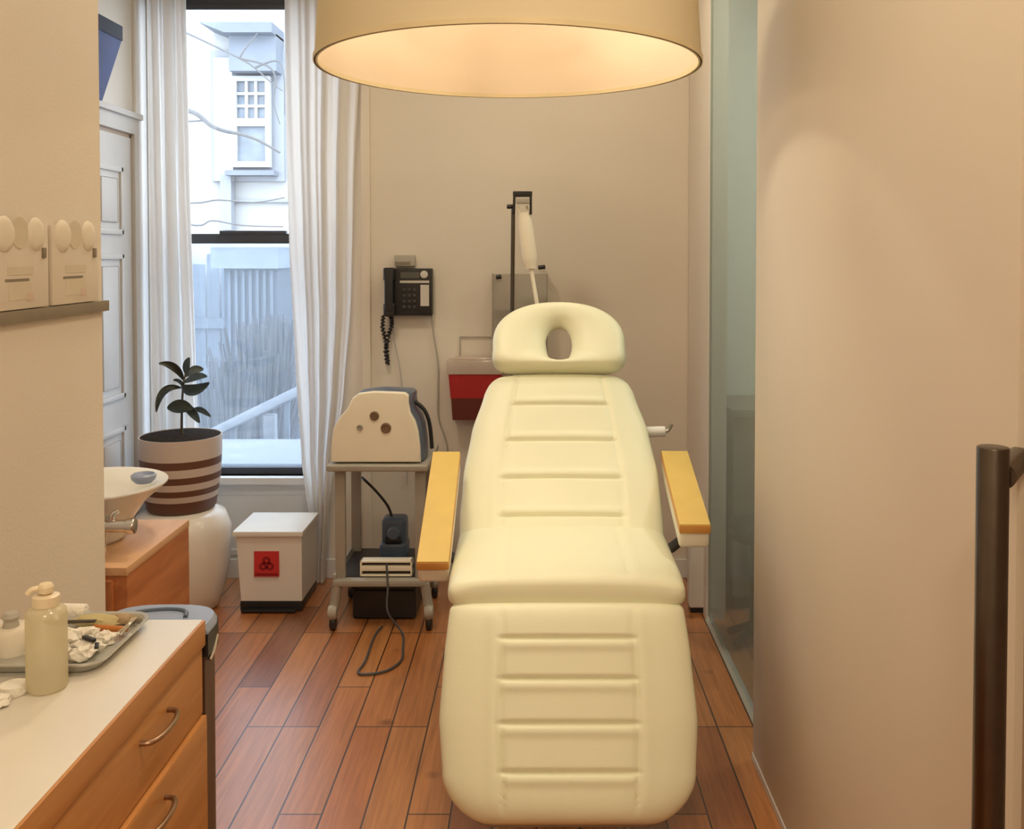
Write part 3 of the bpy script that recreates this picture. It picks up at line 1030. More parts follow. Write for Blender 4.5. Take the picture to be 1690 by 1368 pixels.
m = MB().surf([half_round(.012, 0.002), half_round(.004, .10), half_round(.003, bzt - .045)], False, True)
m.prism(half_round(.012, 0.002), (0, 0, .003))
mesh('bin_body', m, 'bin_brown', t, 50)
m = MB().surf([half_round(.0, bzt - .05), half_round(-.002, bzt - .045), half_round(-.002, bzt - .008), half_round(.004, bzt)], False, True)
m.prism(half_round(.004, bzt), (0, 0, -.004))
lid = mesh('bin_lid', m, 'bin_lid', t, 50)
mesh('lid_band', MB().surf([half_round(-.0035, bzt - .05), half_round(-.0035, bzt - .012)], False, True), 'black', lid, 50)
xc = BX1 - bw / 2
mesh('lid_groove', MB().tube([(xc - .055, by0 + .035, bzt + .001), (xc - .045, by0 + .062, bzt + .001), (xc, by0 + .076, bzt + .001), (xc + .035, by0 + .068, bzt + .001), (xc + .046, by0 + .04, bzt + .001)], .004, 8), 'blue_grey', lid)
mesh('side_lever', MB().tube([(BX1 + .001, by0 + .012, .785), (BX1 + .003, by0 + .025, .795), (BX1 + .001, by0 + .05, .812)], .0035, 8), 'steel', t)

# ------------------------------------------------------------------ shelf and glove boxes on the left partition
shz = at(165, 496, YE).z
shb = at(165, 513, YE).z
solo('wall_shelf', MB().box(XL + .001, XL + .012, 1.45, YE + .012, shb, shz, .001), 'rack_grey',
     'narrow taupe ledge strip fixed to the left wall under glove boxes', 'shelf', (XL, 1.85, shb))
for i, (y0, lab) in enumerate(((1.955, 'pale glove box on the left wall ledge, nearest the wall end'), (1.735, 'pale glove box on the left wall ledge, second from the wall end'))):
    y1 = y0 + .205
    z0, z1 = shz + .002, shz + .165
    t = thing('glove_box', lab, 'box', (XL + .006, (y0 + y1) / 2, shz), group='glove boxes on the wall ledge')
    X0 = XL + .001
    mesh('carton', MB().box(X0, X0 + .010, y0, y1, z0, z1, .002), 'carton', t)
    yc = (y0 + y1) / 2
    for (dy, dz_, ry, rz) in ((-.058, .028, .035, .034), (.055, .03, .032, .033)):
        mesh('glove_tuft', MB().lathe([(0, .006), (.6, .005), (.9, .003), (1.0, 0), (0, -.001)], (X0 + .010, yc + dy, z1 - .050 + dz_), 28, axis=(1, 0, 0), sx=rz, sy=ry), 'glove', t, 60)
    mesh('opening', MB().lathe([(0, .001), (1, .001), (1.0, 0), (0, -.001)], (X0 + .010, yc - .005, z1 - .018), 28, axis=(1, 0, 0), sx=.030, sy=.030), 'carton_print', t)
    mesh('tab', MB().box(X0 + .009, X0 + .013, y1 - .026, y1 - .012, z1 - .066, z1 - .046, .001), 'rack_grey', t)
    pr = MB()
    pr.box(X0 + .0095, X0 + .0106, y0 + .055, y1 - .06, z1 - .098, z1 - .082)
    pr.box(X0 + .0095, X0 + .0106, y0 + .058, y1 - .065, z0 + .018, z0 + .050)
    mesh('print_panel', pr, 'carton_print', t)
    mesh('print_bar', MB().box(X0 + .0095, X0 + .0107, y0 + .045, y1 - .075, z1 - .110, z1 - .105), 'rack_grey', t)
    mesh('print_square', MB().box(X0 + .0095, X0 + .0108, y1 - .085, y1 - .060, z0 + .014, z0 + .030), 'carton_pink', t)

# ------------------------------------------------------------------ sink cabinet, basin, tap
SZ = 0.72
sy0, sy1 = floor_y(937, SZ), floor_y(857, SZ)
sx1 = at(209, 937, sy0).x
sxx0 = -1.735
t = thing('sink_cabinet', 'low wooden washstand cabinet beyond the left partition, carrying the basin', 'cabinet', ((sx1 + sxx0) / 2, (sy0 + sy1) / 2, 0))
mesh('carcass', MB().box(sxx0, sx1 - .001, sy0 + .004, sy1 - .002, .05, SZ - .02, .002), 'sink_wood', t)
mesh('cabinet_top', MB().box(sxx0, sx1, sy0, sy1, SZ - .02, SZ, .002), 'sink_wood_top', t)
mesh('front_door', MB().box(sxx0 + .01, sx1 - .03, sy0 - .012, sy0 + .004, .07, SZ - .028, .002), 'sink_wood', t)
mesh('plinth', MB().box(sxx0, sx1 - .03, sy0 + .03, sy1 - .02, 0, .05), 'room_dark', t)
SY = 2.50
sc_ = at(150, 798, SY)
SR = .188
t = thing('wash_basin', 'round white vessel basin with flared rim on the wooden washstand', 'sink', (sc_.x, SY, SZ))
zt = sc_.z
prof = [(.075, SZ + .001 - zt), (.085, SZ + .012 - zt), (.10, SZ + .05 - zt), (.135, SZ + .10 - zt), (SR - .012, -.012), (SR, -.002), (SR, .002), (SR - .03, -.002), (.13, -.03), (.10, -.075), (.05, -.10), (0, -.104)]
bm_ = mesh('bowl', MB().lathe([(0, SZ + .001 - zt)] + prof, (sc_.x, SY, zt), 64), 'ceramic', t, 50)
mesh('drain', MB().lathe([(0, .003), (.02, .003), (.022, 0), (0, -.001)], (sc_.x, SY, zt - .103), 20), 'chrome', bm_)
kx = at(237, 786, SY).x
solo('soap_dish', MB().lathe([(0, 0), (.020, 0), (.030, .010), (.032, .020), (.027, .024), (.022, .016), (0, .013)], (kx, SY, zt + .0025), 28), 'bin_lid',
     'small blue-grey soap dish on the rim of the white basin', 'dish', (kx, SY, zt))
fy = 2.36
f0, f1 = at(170, 868, fy), at(222, 868, fy)
t = thing('basin_tap', 'chrome mixer tap lying low on the wooden washstand before the basin', 'tap', (f0.x, fy, SZ))
fc = MB().cyl(f0 - Vector((.03, 0, 0)), f1, .016, seg=24, bev=.002)
mesh('tap_body', fc, 'chrome', t)
mesh('tap_end', MB().cyl(f1 - Vector((.020, 0, 0)), f1 + Vector((.002, 0, 0)), .0195, seg=24, bev=.003), 'chrome', t)
mesh('escutcheon', MB().cyl(f0 + Vector((0, 0, 0)), f0 + Vector((.006, 0, 0)), .030, seg=28, bev=.002), 'chrome', t)
mesh('supply_pipe', MB().cyl((f0.x + .004, fy, SZ), (f0.x + .004, fy, f0.z), .004, seg=10), 'chrome', t)
mesh('spout', MB().tube([(f0.x + .022, fy, f0.z + .012), (f0.x + .024, fy, f0.z + .028), (f0.x + .034, fy + .01, f0.z + .034)], .006, 10), 'chrome', t)

# ------------------------------------------------------------------ blue vase on the door header
vz = 2.061
t0v, t1v = at(203, 48, 4.02), at(185, 170, 4.02)
vx0 = XD + .004
# tapered square vase: wide mouth, narrow foot; it stands on the header ledge
vy1 = 3.87
vtop = 2.36
rect = lambda ya, yb, xa, xb, z: [(xa, ya, z), (xb, ya, z), (xb, yb, z), (xa, yb, z)]
t = thing('blue_vase', 'tapered cobalt blue vase on the ledge above the white door', 'vase', (vx0 + .02, 3.8, vz))
m = MB().surf([rect(3.50, vy1 - .05, vx0 + .004, vx0 + .034, vz), rect(3.45, vy1 - .02, vx0 + .001, vx0 + .070, vz + .15), rect(3.40, vy1, vx0, vx0 + .093, vtop - .05), rect(3.41, vy1 - .01, vx0 + .003, vx0 + .088, vtop)], False, True)
m.prism(rect(3.50, vy1 - .05, vx0 + .004, vx0 + .034, vz), (0, 0, .004))
m.prism(rect(3.41, vy1 - .01, vx0 + .003, vx0 + .088, vtop), (0, 0, -.03))
mesh('vase_body', m, 'blue_glaze', t, 25)
m = MB().surf([rect(3.39, vy1 + .002, vx0 - .001, vx0 + .095, vtop - .055), rect(3.39, vy1 + .002, vx0 - .001, vx0 + .095, vtop + .002)], False, True)
mesh('vase_rim', m, 'navy_glaze', t, 25)

# ------------------------------------------------------------------ garden stool and planter
gy = 3.975
gc = at(300, 900, gy)
t = thing('garden_stool', 'white barrel-shaped ceramic stool under the striped plant pot', 'stool', (gc.x, gy, 0))
gh = at(300, 838, gy).z
gr_ = .196
gp_ = [(0, 0), (.135, 0), (.145, .008), (.170, .08), (.190, .17), (gr_, .25), (.198, .33), (.175, .39), (.145, gh - .008), (.13, gh), (0, gh)]
mesh('stool_body', MB().lathe(gp_, (gc.x, gy, 0), 64), 'stool_ceramic', t, 60)
POT_H = at(300, 718, gy).z - gh
M['pot'] = stripes_material()
t = thing('potted_plant', 'dark-leaved small plant in a brown striped pot on the white stool', 'plant', (gc.x, gy, gh + .001))
pz = gh + .001
pr0, pr1 = .128, .163
mesh('pot', MB().lathe([(0, 0), (pr0, 0), (pr0 + .010, .012), (.158, POT_H * .45), (pr1, POT_H * .8), (pr1, POT_H), (pr1 - .004, POT_H), (pr1 - .006, POT_H - .03), (0, POT_H - .04)], (gc.x, gy, pz), 64), 'pot', t, 60)
mesh('soil', MB().lathe([(0, POT_H + .004), (.10, POT_H + .002), (pr1 - .006, POT_H - .002), (pr1 - .012, POT_H - .020), (0, POT_H - .032)], (gc.x, gy, pz), 40), 'soil', t)
PL = lambda x, y, dy=0.0: at(x, y, gy + dy)
mesh('stem', MB().tube([PL(300, 722), PL(300, 690), PL(301, 655), PL(304, 626), PL(310, 606, .01)], lambda s: .0062 - .003 * s, 8), 'stem', t)


def leaf(px, w_, mat='leaf', yaw=0.0, cup=.25):
    a, b, c = [Vector(p) for p in px]
    g = []
    n = 14
    view = Vector((0, -1, .25 + yaw)).normalized()
    for i in range(n + 1):
        s = i / n
        p = a * (1 - s) ** 2 + b * 2 * s * (1 - s) + c * s * s
        tdir = ((b - a) * (1 - s) + (c - b) * s).normalized()
        side = tdir.cross(view).normalized()
        nn = side.cross(tdir).normalized()
        wd = w_ * 1.22 * (math.sin(PI * min(1, s * .97 + .015)) ** .75) + .0012
        row = []
        for k in range(-3, 4):
            q = k / 3
            row.append(p + side * wd * q + nn * (cup * wd * (q * q - .4)))
        g.append(row)
    m = MB().surf(g)
    me = m.bm
    r = bmesh.ops.solidify(me, geom=me.faces[:], thickness=.0012)
    return mesh('leaf', m, mat, t, 60)


leaf((PL(299, 640), PL(263, 632, -.03), PL(258, 680, -.05)), .012)
leaf((PL(303, 628), PL(292, 598, -.02), PL(262, 600, -.04)), .012)
leaf((PL(300, 636), PL(325, 655, -.04), PL(346, 632, -.07)), .026, yaw=.8)
leaf((PL(276, 673, -.05), PL(296, 668, -.06), PL(318, 675, -.05)), .023, yaw=.3)
leaf((PL(302, 668), PL(318, 676, -.02), PL(329, 698, -.03)), .014, 'leaf_light')
leaf((PL(318, 676, .02), PL(332, 672, .02), PL(348, 688, .01)), .009, 'leaf_light')
leaf((PL(307, 618), PL(306, 602, -.01), PL(313, 590, -.02)), .012, 'leaf_light')
leaf((PL(306, 622), PL(320, 606, .02), PL(336, 610, .03)), .014, 'leaf_light')
leaf((PL(303, 632), PL(325, 618, .0), PL(342, 622, -.02)), .014, 'leaf_light', yaw=.5)
leaf((PL(303, 638), PL(296, 628, -.03), PL(286, 628, -.06)), .011, yaw=.5)

# ------------------------------------------------------------------ white pedal bin with the red label
hbz = .335
hy0 = floor_y(1010)
hf = at(385, 876, hy0)
ht = hf.z
hx0, hx1 = at(390, 950, hy0).x, at(498, 950, hy0).x
hy1 = 4.195
t = thing('pedal_bin', 'white square pedal bin with red label under the window', 'bin', ((hx0 + hx1) / 2, (hy0 + hy1) / 2, 0))
m = MB()
zb0, zb1 = .042, ht - .022
ins = .010
m.surf([rect(hy0 + ins, hy1 - ins, hx0 + ins * 1.6, hx1 - ins * .2, zb0), rect(hy0, hy1, hx0, hx1, zb1)], False, True)
m.prism(rect(hy0 + ins, hy1 - ins, hx0 + ins * 1.6, hx1 - ins * .2, zb0), (0, 0, .003))
m.prism(rect(hy0, hy1, hx0, hx1, zb1), (0, 0, -.003))
mesh('bin_body', m, 'white_plastic', t, 25)
mesh('bin_lid', MB().box(hx0 - .012, hx1 + .008, hy0 - .012, hy1 + .004, ht - .022, ht, .005, 2), 'white_plastic', t)
bsm = mesh('bin_base', MB().box(hx0 + .012, hx1 - .002, hy0 + .006, hy1 - .006, .0, .043, .006), 'black', t)
mesh('foot_pedal', MB().box((hx0 + hx1) / 2 - .11, (hx0 + hx1) / 2 + .11, hy0 - .020, hy0 + .02, .004, .014, .003), 'black', bsm)
la, lb = at(419, 910, hy0 - .001), at(461, 951, hy0 + .004)
lab_m = MB().box(la.x, lb.x, hy0 - .0005, hy0 + .004, lb.z, la.z)
lb_o = mesh('warning_label', lab_m, 'red_label', t, None)
lb_o['label'] = 'square red label with a dark three-lobed mark'
lc_x, lc_z = (la.x + lb.x) / 2, (la.z + lb.z) / 2
mk = MB()
for k in range(3):
    a = PI / 2 + k * 2 * PI / 3
    cxk, czk = lc_x + .016 * math.cos(a), lc_z + .016 * math.sin(a) - .002
    mk.lathe([(.006, .0008), (.017, .0008), (.017, 0), (.006, 0)], (cxk, hy0 - .0004, czk), 24, axis=(0, -1, 0), close=True)
mk.lathe([(0, .0010), (.008, .0010), (.008, 0), (0, 0)], (lc_x, hy0 - .0004, lc_z - .002), 20, axis=(0, -1, 0))
mk.box(la.x + .004, lb.x - .004, hy0 - .0012, hy0, lb.z + .004, lb.z + .014)
mesh('warning_symbol', mk, 'red_mark', lb_o)

# ------------------------------------------------------------------ curtains
CYY = 4.245


def curtain(label, left, right, ztop, folds, amp, seed, z0=.012):
    """left/right: tables of (z, x)"""
    cols = 150
    rows_ = 60
    g = []
    for i in range(rows_ + 1):
        z = z0 + (ztop - z0) * i / rows_
        xl, xr = lerp_list(left, z), lerp_list(right, z)
        row = []
        for j in range(cols + 1):
            s = j / cols
            ph = s * folds * 2 * PI + seed + .5 * math.sin(s * 5 + seed) + .25 * math.sin(z * 1.3 + seed)
            a = amp * (0.75 + .35 * math.sin(s * 9 + seed * 2)) * (0.8 + .2 * math.cos(z * 1.1))
            y = CYY + a * math.sin(ph) + .006 * math.sin(ph * 2.3 + z * 2)
            x = xl + (xr - xl) * s + .25 * a * math.cos(ph)
            row.append((x, y, z))
        g.append(row)
    t = thing('curtain', label, 'curtain', ((left[0][1] + right[0][1]) / 2, CYY, z0))
    mesh('curtain_fabric', MB().surf(g), 'curtain', t, 80)
    for k in range(7):
        xx = left[-1][1] + (right[-1][1] - left[-1][1]) * (k + .5) / 7
        mesh('curtain_ring', MB().lathe([(.012, -.002), (.016, -.002), (.016, .002), (.012, .002)], (xx, CYY, 2.685), 20, axis=(1, 0, 0), close=True), 'dark_steel', t)
    return t


cx = lambda px, py: at(px, py, CYY).x
cz = lambda py: at(500, py, CYY).z
curtain('white curtain on the left side of the window, behind the potted plant',
        [(0, -1.70), (3, -1.70)], [(0, cx(330, 760)), (cz(760), cx(330, 760)), (cz(600), cx(324, 600)), (cz(300), cx(314, 300)), (cz(0), cx(308, 0)), (3, cx(306, 0))],
        2.667, 3.3, .031, 1.2)
curtain('white curtain on the right side of the window, beside the cart',
        [(0, cx(507, 985)), (cz(850), cx(512, 850)), (cz(760), cx(500, 760)), (cz(600), cx(490, 600)), (cz(400), cx(480, 400)), (cz(200), cx(474, 200)), (cz(0), cx(471, 0)), (3, cx(470, 0))],
        [(0, cx(536, 985)), (cz(850), cx(541, 850)), (cz(760), cx(550, 760)), (cz(650), cx(566, 650)), (cz(500), cx(578, 500)), (cz(300), cx(583, 300)), (cz(0), cx(600, 0)), (3, cx(604, 0))],
        2.667, 3.6, .022, 4.0)
t = thing('curtain_rod', 'dark metal rod above the window carrying both curtains', 'curtain rod', (-1.2, CYY, 2.685))
mesh('rod', MB().cyl((-1.735, CYY, 2.685), (-.70, CYY, 2.685), .010, seg=16), 'dark_steel', t)
mesh('finial', MB().lathe([(0, 0), (.016, .006), (.02, .02), (.012, .034), (0, .038)], (-.705, CYY, 2.685), 20, axis=(1, 0, 0)), 'dark_steel', t)
for x_ in (-.77, -1.65):
    mesh('rod_bracket', MB().box(x_ - .01, x_ + .01, CYY - .005, YB, 2.668, 2.69, .002), 'dark_steel', t)

# ------------------------------------------------------------------ cart with its machine
ky0 = floor_y(1046) + .02
kx0, kx1 = at(538, 775, ky0).x, at(706, 775, ky0).x
ky1 = 4.14
ktz = at(600, 768, ky0).z
klz = at(600, 958, ky0).z
t = thing('equipment_cart', 'small grey two-shelf cart on casters between curtain and chair', 'cart', ((kx0 + kx1) / 2, (ky0 + ky1) / 2, 0))
top = MB().box(kx0, kx1, ky0, ky1, ktz - .026, ktz, .009, 3)
mesh('top_shelf', top, 'cart_metal', t)
low = MB().box(kx0 + .02, kx1 - .01, ky0 + .01, ky1 - .01, klz - .030, klz - .004, .008, 2)
for a in ((kx0 + .02, kx0 + .030), (kx1 - .020, kx1 - .01)):
    low.box(a[0], a[1], ky0 + .02, ky1 - .01, klz - .006, klz + .016, .003)
mesh('lower_shelf', low, 'cart_metal', t)
mesh('shelf_mat', MB().box(kx0 + .036, kx1 - .026, ky0 + .05, ky1 - .02, klz - .006, klz - .001), 'black', t)
for px_, yy in ((kx0 + .045, ky0 + .05), (kx1 - .035, ky0 + .05), (kx0 + .045, ky1 - .05), (kx1 - .035, ky1 - .05)):
    mesh('post', MB().box(px_ - .020, px_ + .020, yy - .012, yy + .012, klz - .01, ktz - .02, .004), 'cart_metal', t)
for sx, yy, sgn in ((kx0 + .025, ky0 + .03, -1), (kx1 - .005, ky0 + .03, 1), (kx0 + .03, ky1 - .05, -1), (kx1 - .02, ky1 - .05, 1)):
    cst = mesh('caster', MB().tube([(sx - sgn * .012, yy, klz - .02), (sx, yy, .105), (sx + sgn * .006, yy - .01, .075)], .019, 10), 'cart_metal', t)
    mesh('caster_hood', MB().lathe([(0, -.019), (.024, -.016), (.031, 0), (.024, .016), (0, .019)], (sx + sgn * .006, yy - .012, .070), 20, axis=(1, 0, 0)), 'grey_plastic', cst)
    mesh('caster_wheel', MB().cyl((sx + sgn * .006 - .012, yy - .004, .027), (sx + sgn * .006 + .012, yy - .004, .027), .027, seg=28, bev=.005), 'black', cst)

my0 = ky0 + .025
fp = [(545, 766), (546, 740), (550, 710), (560, 692), (574, 676), (581, 660), (592, 652), (616, 649), (650, 650), (668, 651), (674, 656), (674, 668), (677, 684), (685, 698), (690, 715), (693, 740), (694, 766)]
t = thing('laser_machine', 'cream-fronted blue-grey treatment machine on top of the grey cart', 'machine', (at(618, 766, my0).x, my0 + .12, ktz))
z_shift = ktz + .006 - at(600, 766, my0).z
poly = [at(x, y, my0) + Vector((0, 0, z_shift)) for x, y in fp]
mesh('front_panel', MB().prism([(p.x, my0, p.z) for p in poly], (0, .028, 0), .008, 3), 'cream_plastic', t, 40)
cxm = sum(p.x for p in poly) / len(poly)
body = []
prof_y = [(.026, .96, .97), (.05, 1.03, 1.0), (.12, 1.06, 1.0), (.22, 1.02, .96), (.255, .90, .86)]
for dy, sw, sh in prof_y:
    body.append([(cxm + (p.x - cxm) * sw + .004, my0 + dy, ktz + .006 + (p.z - ktz - .006) * sh) for p in poly])
m = MB().surf(body, False, True)
m.prism(body[0], (0, .002, 0))
m.prism(body[-1], (0, .002, 0))
bo = mesh('shell', m, 'machine_blue', t, 50)
mesh('shell_vent', MB().tube([at(684, 662, my0 + .10), at(700, 676, my0 + .10), at(709, 700, my0 + .10), at(713, 740, my0 + .10)], .008, 8), 'black', bo)
for sx in (-.13, .13):
    for dy in (.04, .22):
        mesh('rubber_foot', MB().cyl((cxm + sx, my0 + dy, ktz), (cxm + sx, my0 + dy, ktz + .007), .012, seg=14), 'black', t)
for kx_, ky_, kr in ((618, 689, 7.5), (637, 709, 8.5), (594, 708, 5)):
    pc_ = at(kx_, ky_, my0)
    r_ = kr / F * my0
    kk = mesh('dial', MB().lathe([(0, .003), (r_ * .66, .003), (r_ * .74, .007), (r_, .005), (r_ * 1.05, -.004)], (pc_.x, my0, pc_.z + z_shift), 24, axis=(0, -1, 0)), 'dial_brown' if kr > 6 else 'grey_plastic', t)

# pump unit and slotted box on the lower shelf
py_ = 4.0
pc_ = at(652, 925, py_)
sz_ = klz
t = thing('pump_unit', 'blue-grey rounded power unit with black cable on the lower cart shelf', 'device', (pc_.x, py_, sz_))
pzt = at(650, 852, py_).z
hgt = pzt - sz_
mesh('unit_body', MB().box(pc_.x - .058, pc_.x + .055, py_ - .05, py_ + .06, sz_ + .001, sz_ + hgt * .42, .02, 4).box(pc_.x - .050, pc_.x + .050, py_ - .04, py_ + .055, sz_ + hgt * .3, sz_ + hgt, .022, 4), 'blue_grey', t, 50)
mesh('unit_slot', MB().box(pc_.x - .034, pc_.x + .034, py_ - .054, py_ - .03, sz_ + hgt * .42, sz_ + hgt * .56, .004), 'black', t)
mesh('unit_knob', MB().lathe([(0, .018), (.022, .016), (.027, .006), (.028, 0), (0, 0)], (pc_.x, py_ - .040, sz_ + hgt * .66), 24, axis=(0, -1, 0)), 'machine_blue', t)
mesh('power_cable', MB().tube([(pc_.x - .01, py_, sz_ + hgt - .01), at(640, 835, py_), at(622, 812, py_ - .02), at(606, 796, py_ - .03), at(596, 790, py_ - .02) + Vector((0, .02, 0))], .0055, 8), 'black', t)
by_ = ky0 + .045
b0, b1 = at(594, 957, by_), at(680, 926, by_)
SU = t = thing('slotted_unit', 'low cream unit with two dark slots at the front of the lower shelf', 'device', ((b0.x + b1.x) / 2, by_, klz))
zz0, zz1 = klz + .0005, b1.z
m = MB()
m.box(b0.x, b1.x, by_, by_ + .05, zz1 - .007, zz1, .002)
m.box(b0.x, b1.x, by_, by_ + .05, zz0, zz0 + .006, .002)
m.box(b0.x, b0.x + .007, by_, by_ + .05, zz0, zz1, .002)
m.box(b1.x - .007, b1.x, by_, by_ + .05, zz0, zz1, .002)
mid = (zz0 + zz1) / 2
m.box(b0.x, b1.x, by_ + .002, by_ + .05, mid - .010, mid + .010, .002)
mesh('casing', m, 'cream_plastic', t)
mesh('dark_interior', MB().box(b0.x + .007, b1.x - .007, by_ + .02, by_ + .046, zz0 + .006, zz1 - .007), 'black', t)
# dark case below the cart
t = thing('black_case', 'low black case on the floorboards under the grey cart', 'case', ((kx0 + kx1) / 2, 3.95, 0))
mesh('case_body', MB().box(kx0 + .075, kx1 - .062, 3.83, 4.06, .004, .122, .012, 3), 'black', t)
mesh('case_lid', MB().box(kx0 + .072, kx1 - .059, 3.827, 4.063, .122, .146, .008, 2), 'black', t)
# cords trailing on the floor
FL = lambda x, y, z=.006: Vector((at(x, y, floor_y(y, z)).x, floor_y(y, z), z))
mesh('power_cord', MB().tube([at(638, 930, by_ - .012), at(640, 970, by_ - .040), at(640, 1010, by_ - .07), FL(664, 1045), FL(665, 1070), FL(662, 1090), FL(640, 1106), FL(612, 1112), FL(591, 1110), FL(603, 1090), FL(618, 1050), FL(630, 1034)], .0045, 8, 6), 'dark_grey', SU)

# ------------------------------------------------------------------ wall phone
wy = YB - .001
pa, pb = at(634, 521, wy - .05), at(713, 443, wy - .05)
t = thing('wall_phone', 'black push-button desk phone hung on the back wall, handset on left', 'phone', ((pa.x + pb.x) / 2, wy, pa.z))
mesh('phone_body', MB().box(pa.x + .008, pb.x, wy - .052, wy, pa.z, pb.z, .006), 'black', t)
hs = MB()
hxc = pa.x + .026
hs.box(hxc - .024, hxc + .024, wy - .092, wy - .045, pb.z - .055, pb.z + .004, .010, 3)
hs.box(hxc - .024, hxc + .024, wy - .092, wy - .045, pa.z - .002, pa.z + .058, .010, 3)
hs.box(hxc - .019, hxc + .019, wy - .095, wy - .066, pa.z + .02, pb.z - .02, .009, 3)
mesh('handset', hs, 'black', t)
f_ = wy - .053
P_ = lambda x, y: at(x, y, f_)
q0, q1 = P_(661, 459), P_(692, 449)
mesh('display', MB().box(q0.x, q1.x, f_ - .001, f_ + .002, q0.z, q1.z), 'screen_grey', t)
q = P_(700, 453)
mesh('round_button', MB().cyl((q.x, f_ + .001, q.z), (q.x, f_ - .004, q.z), .017, seg=24, bev=.002), 'phone_white', t)
q0, q1 = P_(660, 467), P_(712, 463)
mesh('label_strip', MB().box(q0.x, q1.x - .01, f_ - .001, f_ + .002, q0.z, q1.z), 'phone_white', t)
q0, q1 = P_(694, 505), P_(708, 470)
mesh('number_card', MB().box(q0.x, q1.x, f_ - .001, f_ + .002, q0.z, q1.z), 'phone_white', t)
keys = MB()
for i in range(3):
    for j in range(4):
        q = P_(667 + i * 8.5, 478 + j * 9.5)
        keys.box(q.x - .007, q.x + .007, f_ - .004, f_ + .001, q.z - .006, q.z + .006, .0015)
mesh('keypad', keys, 'phone_key', t)
c1 = [at(633, 520, wy - .05), at(631, 540, wy - .035), at(637, 562, wy - .03), at(639, 585, wy - .03), at(640, 602, wy - .03)]
c2 = [at(640, 602, wy - .03), at(636, 580, wy - .035), at(641, 555, wy - .03), at(647, 535, wy - .03), at(645, 520, wy - .04)]
coil = []
for cc in (c1, c2):
    pts = []
    for i in range(len(cc) - 1):
        for k in range(12):
            s = k / 12
            p = cc[i].lerp(cc[i + 1], s)
            a = (i * 12 + k) * 1.9
            pts.append(p + Vector((.0075 * math.cos(a), .0075 * math.sin(a), 0)))
    coil.append(pts)
mesh('handset_cord', MB().tube(coil[0] + coil[1], .0045, 6, 2), 'black', t)
mesh('line_cord', MB().tube([at(712, 518, wy - .02), at(716, 555, wy - .012), at(723, 600, wy - .008), at(723, 650, wy - .008), at(724, 690, wy - .008), at(738, 735, wy - .008), at(740, 800, wy - .008), at(738, 850, wy - .008)], .0040, 8), 'grey_plastic', t)
mesh('power_lead', MB().tube([at(650, 522, wy - .02), at(651, 560, wy - .010), at(659, 600, wy - .008), at(664, 645, wy - .010), at(670, 720, wy - .010), at(672, 800, wy - .010)], .0032, 8), 'mauve', t)
b0, b1 = at(651, 440, wy - .02), at(685, 421, wy - .02)
t = thing('wall_box', 'small grey-green connection box on the wall just above the phone', 'box', ((b0.x + b1.x) / 2, wy, b0.z))
mesh('box_body', MB().box(b0.x, b1.x, wy - .03, wy, b0.z + .002, b1.z, .004), 'grey_plastic', t)
mesh('box_slot', MB().box(b0.x + .004, b1.x - .02, wy - .0315, wy - .02, b0.z + .008, b0.z + .022), 'rack_grey', t)

# ------------------------------------------------------------------ sharps container
sy_ = YB - .001
a0, a1 = at(742, 694, sy_ - .11), at(826, 618, sy_ - .11)
t = thing('sharps_container', 'red sharps container with translucent lid on the back wall', 'container', ((a0.x + a1.x) / 2, sy_, a0.z))
hm_ = a0.z + (a1.z - a0.z) * .48
mesh('upper_tub', MB().surf([rect(sy_ - .105, sy_ - .004, a0.x + .004, a1.x - .004, hm_), rect(sy_ - .112, sy_ - .002, a0.x - .004, a1.x + .004, a1.z)], False, True).prism(rect(sy_ - .105, sy_ - .004, a0.x + .004, a1.x - .004, hm_), (0, 0, .002)), 'red', t, 25)
mesh('lower_tub', MB().surf([rect(sy_ - .098, sy_ - .004, a0.x + .012, a1.x - .012, a0.z), rect(sy_ - .105, sy_ - .004, a0.x + .006, a1.x - .006, hm_ + .001)], False, True).prism(rect(sy_ - .098, sy_ - .004, a0.x + .012, a1.x - .012, a0.z), (0, 0, .002)), 'dark_red', t, 25)
zl = at(780, 591, sy_ - .11).z
lid = mesh('lid', MB().box(a0.x - .010, a1.x + .010, sy_ - .118, sy_ - .001, a1.z, zl - .01, .006), 'lid_clear', t)
mesh('lid_flap', MB().box(a0.x + .016, a1.x - .02, sy_ - .112, sy_ - .01, zl - .011, zl, .005), 'lid_clear', lid)
wr0, wr1 = at(759, 590, sy_ - .01), at(815, 556, sy_ - .01)
mesh('wire_bracket', MB().tube([(wr0.x, sy_ - .006, wr0.z), (wr0.x, sy_ - .006, wr1.z), (wr1.x, sy_ - .006, wr1.z), (wr1.x, sy_ - .006, wr0.z)], .003, 8, 0), 'grey_plastic', t)

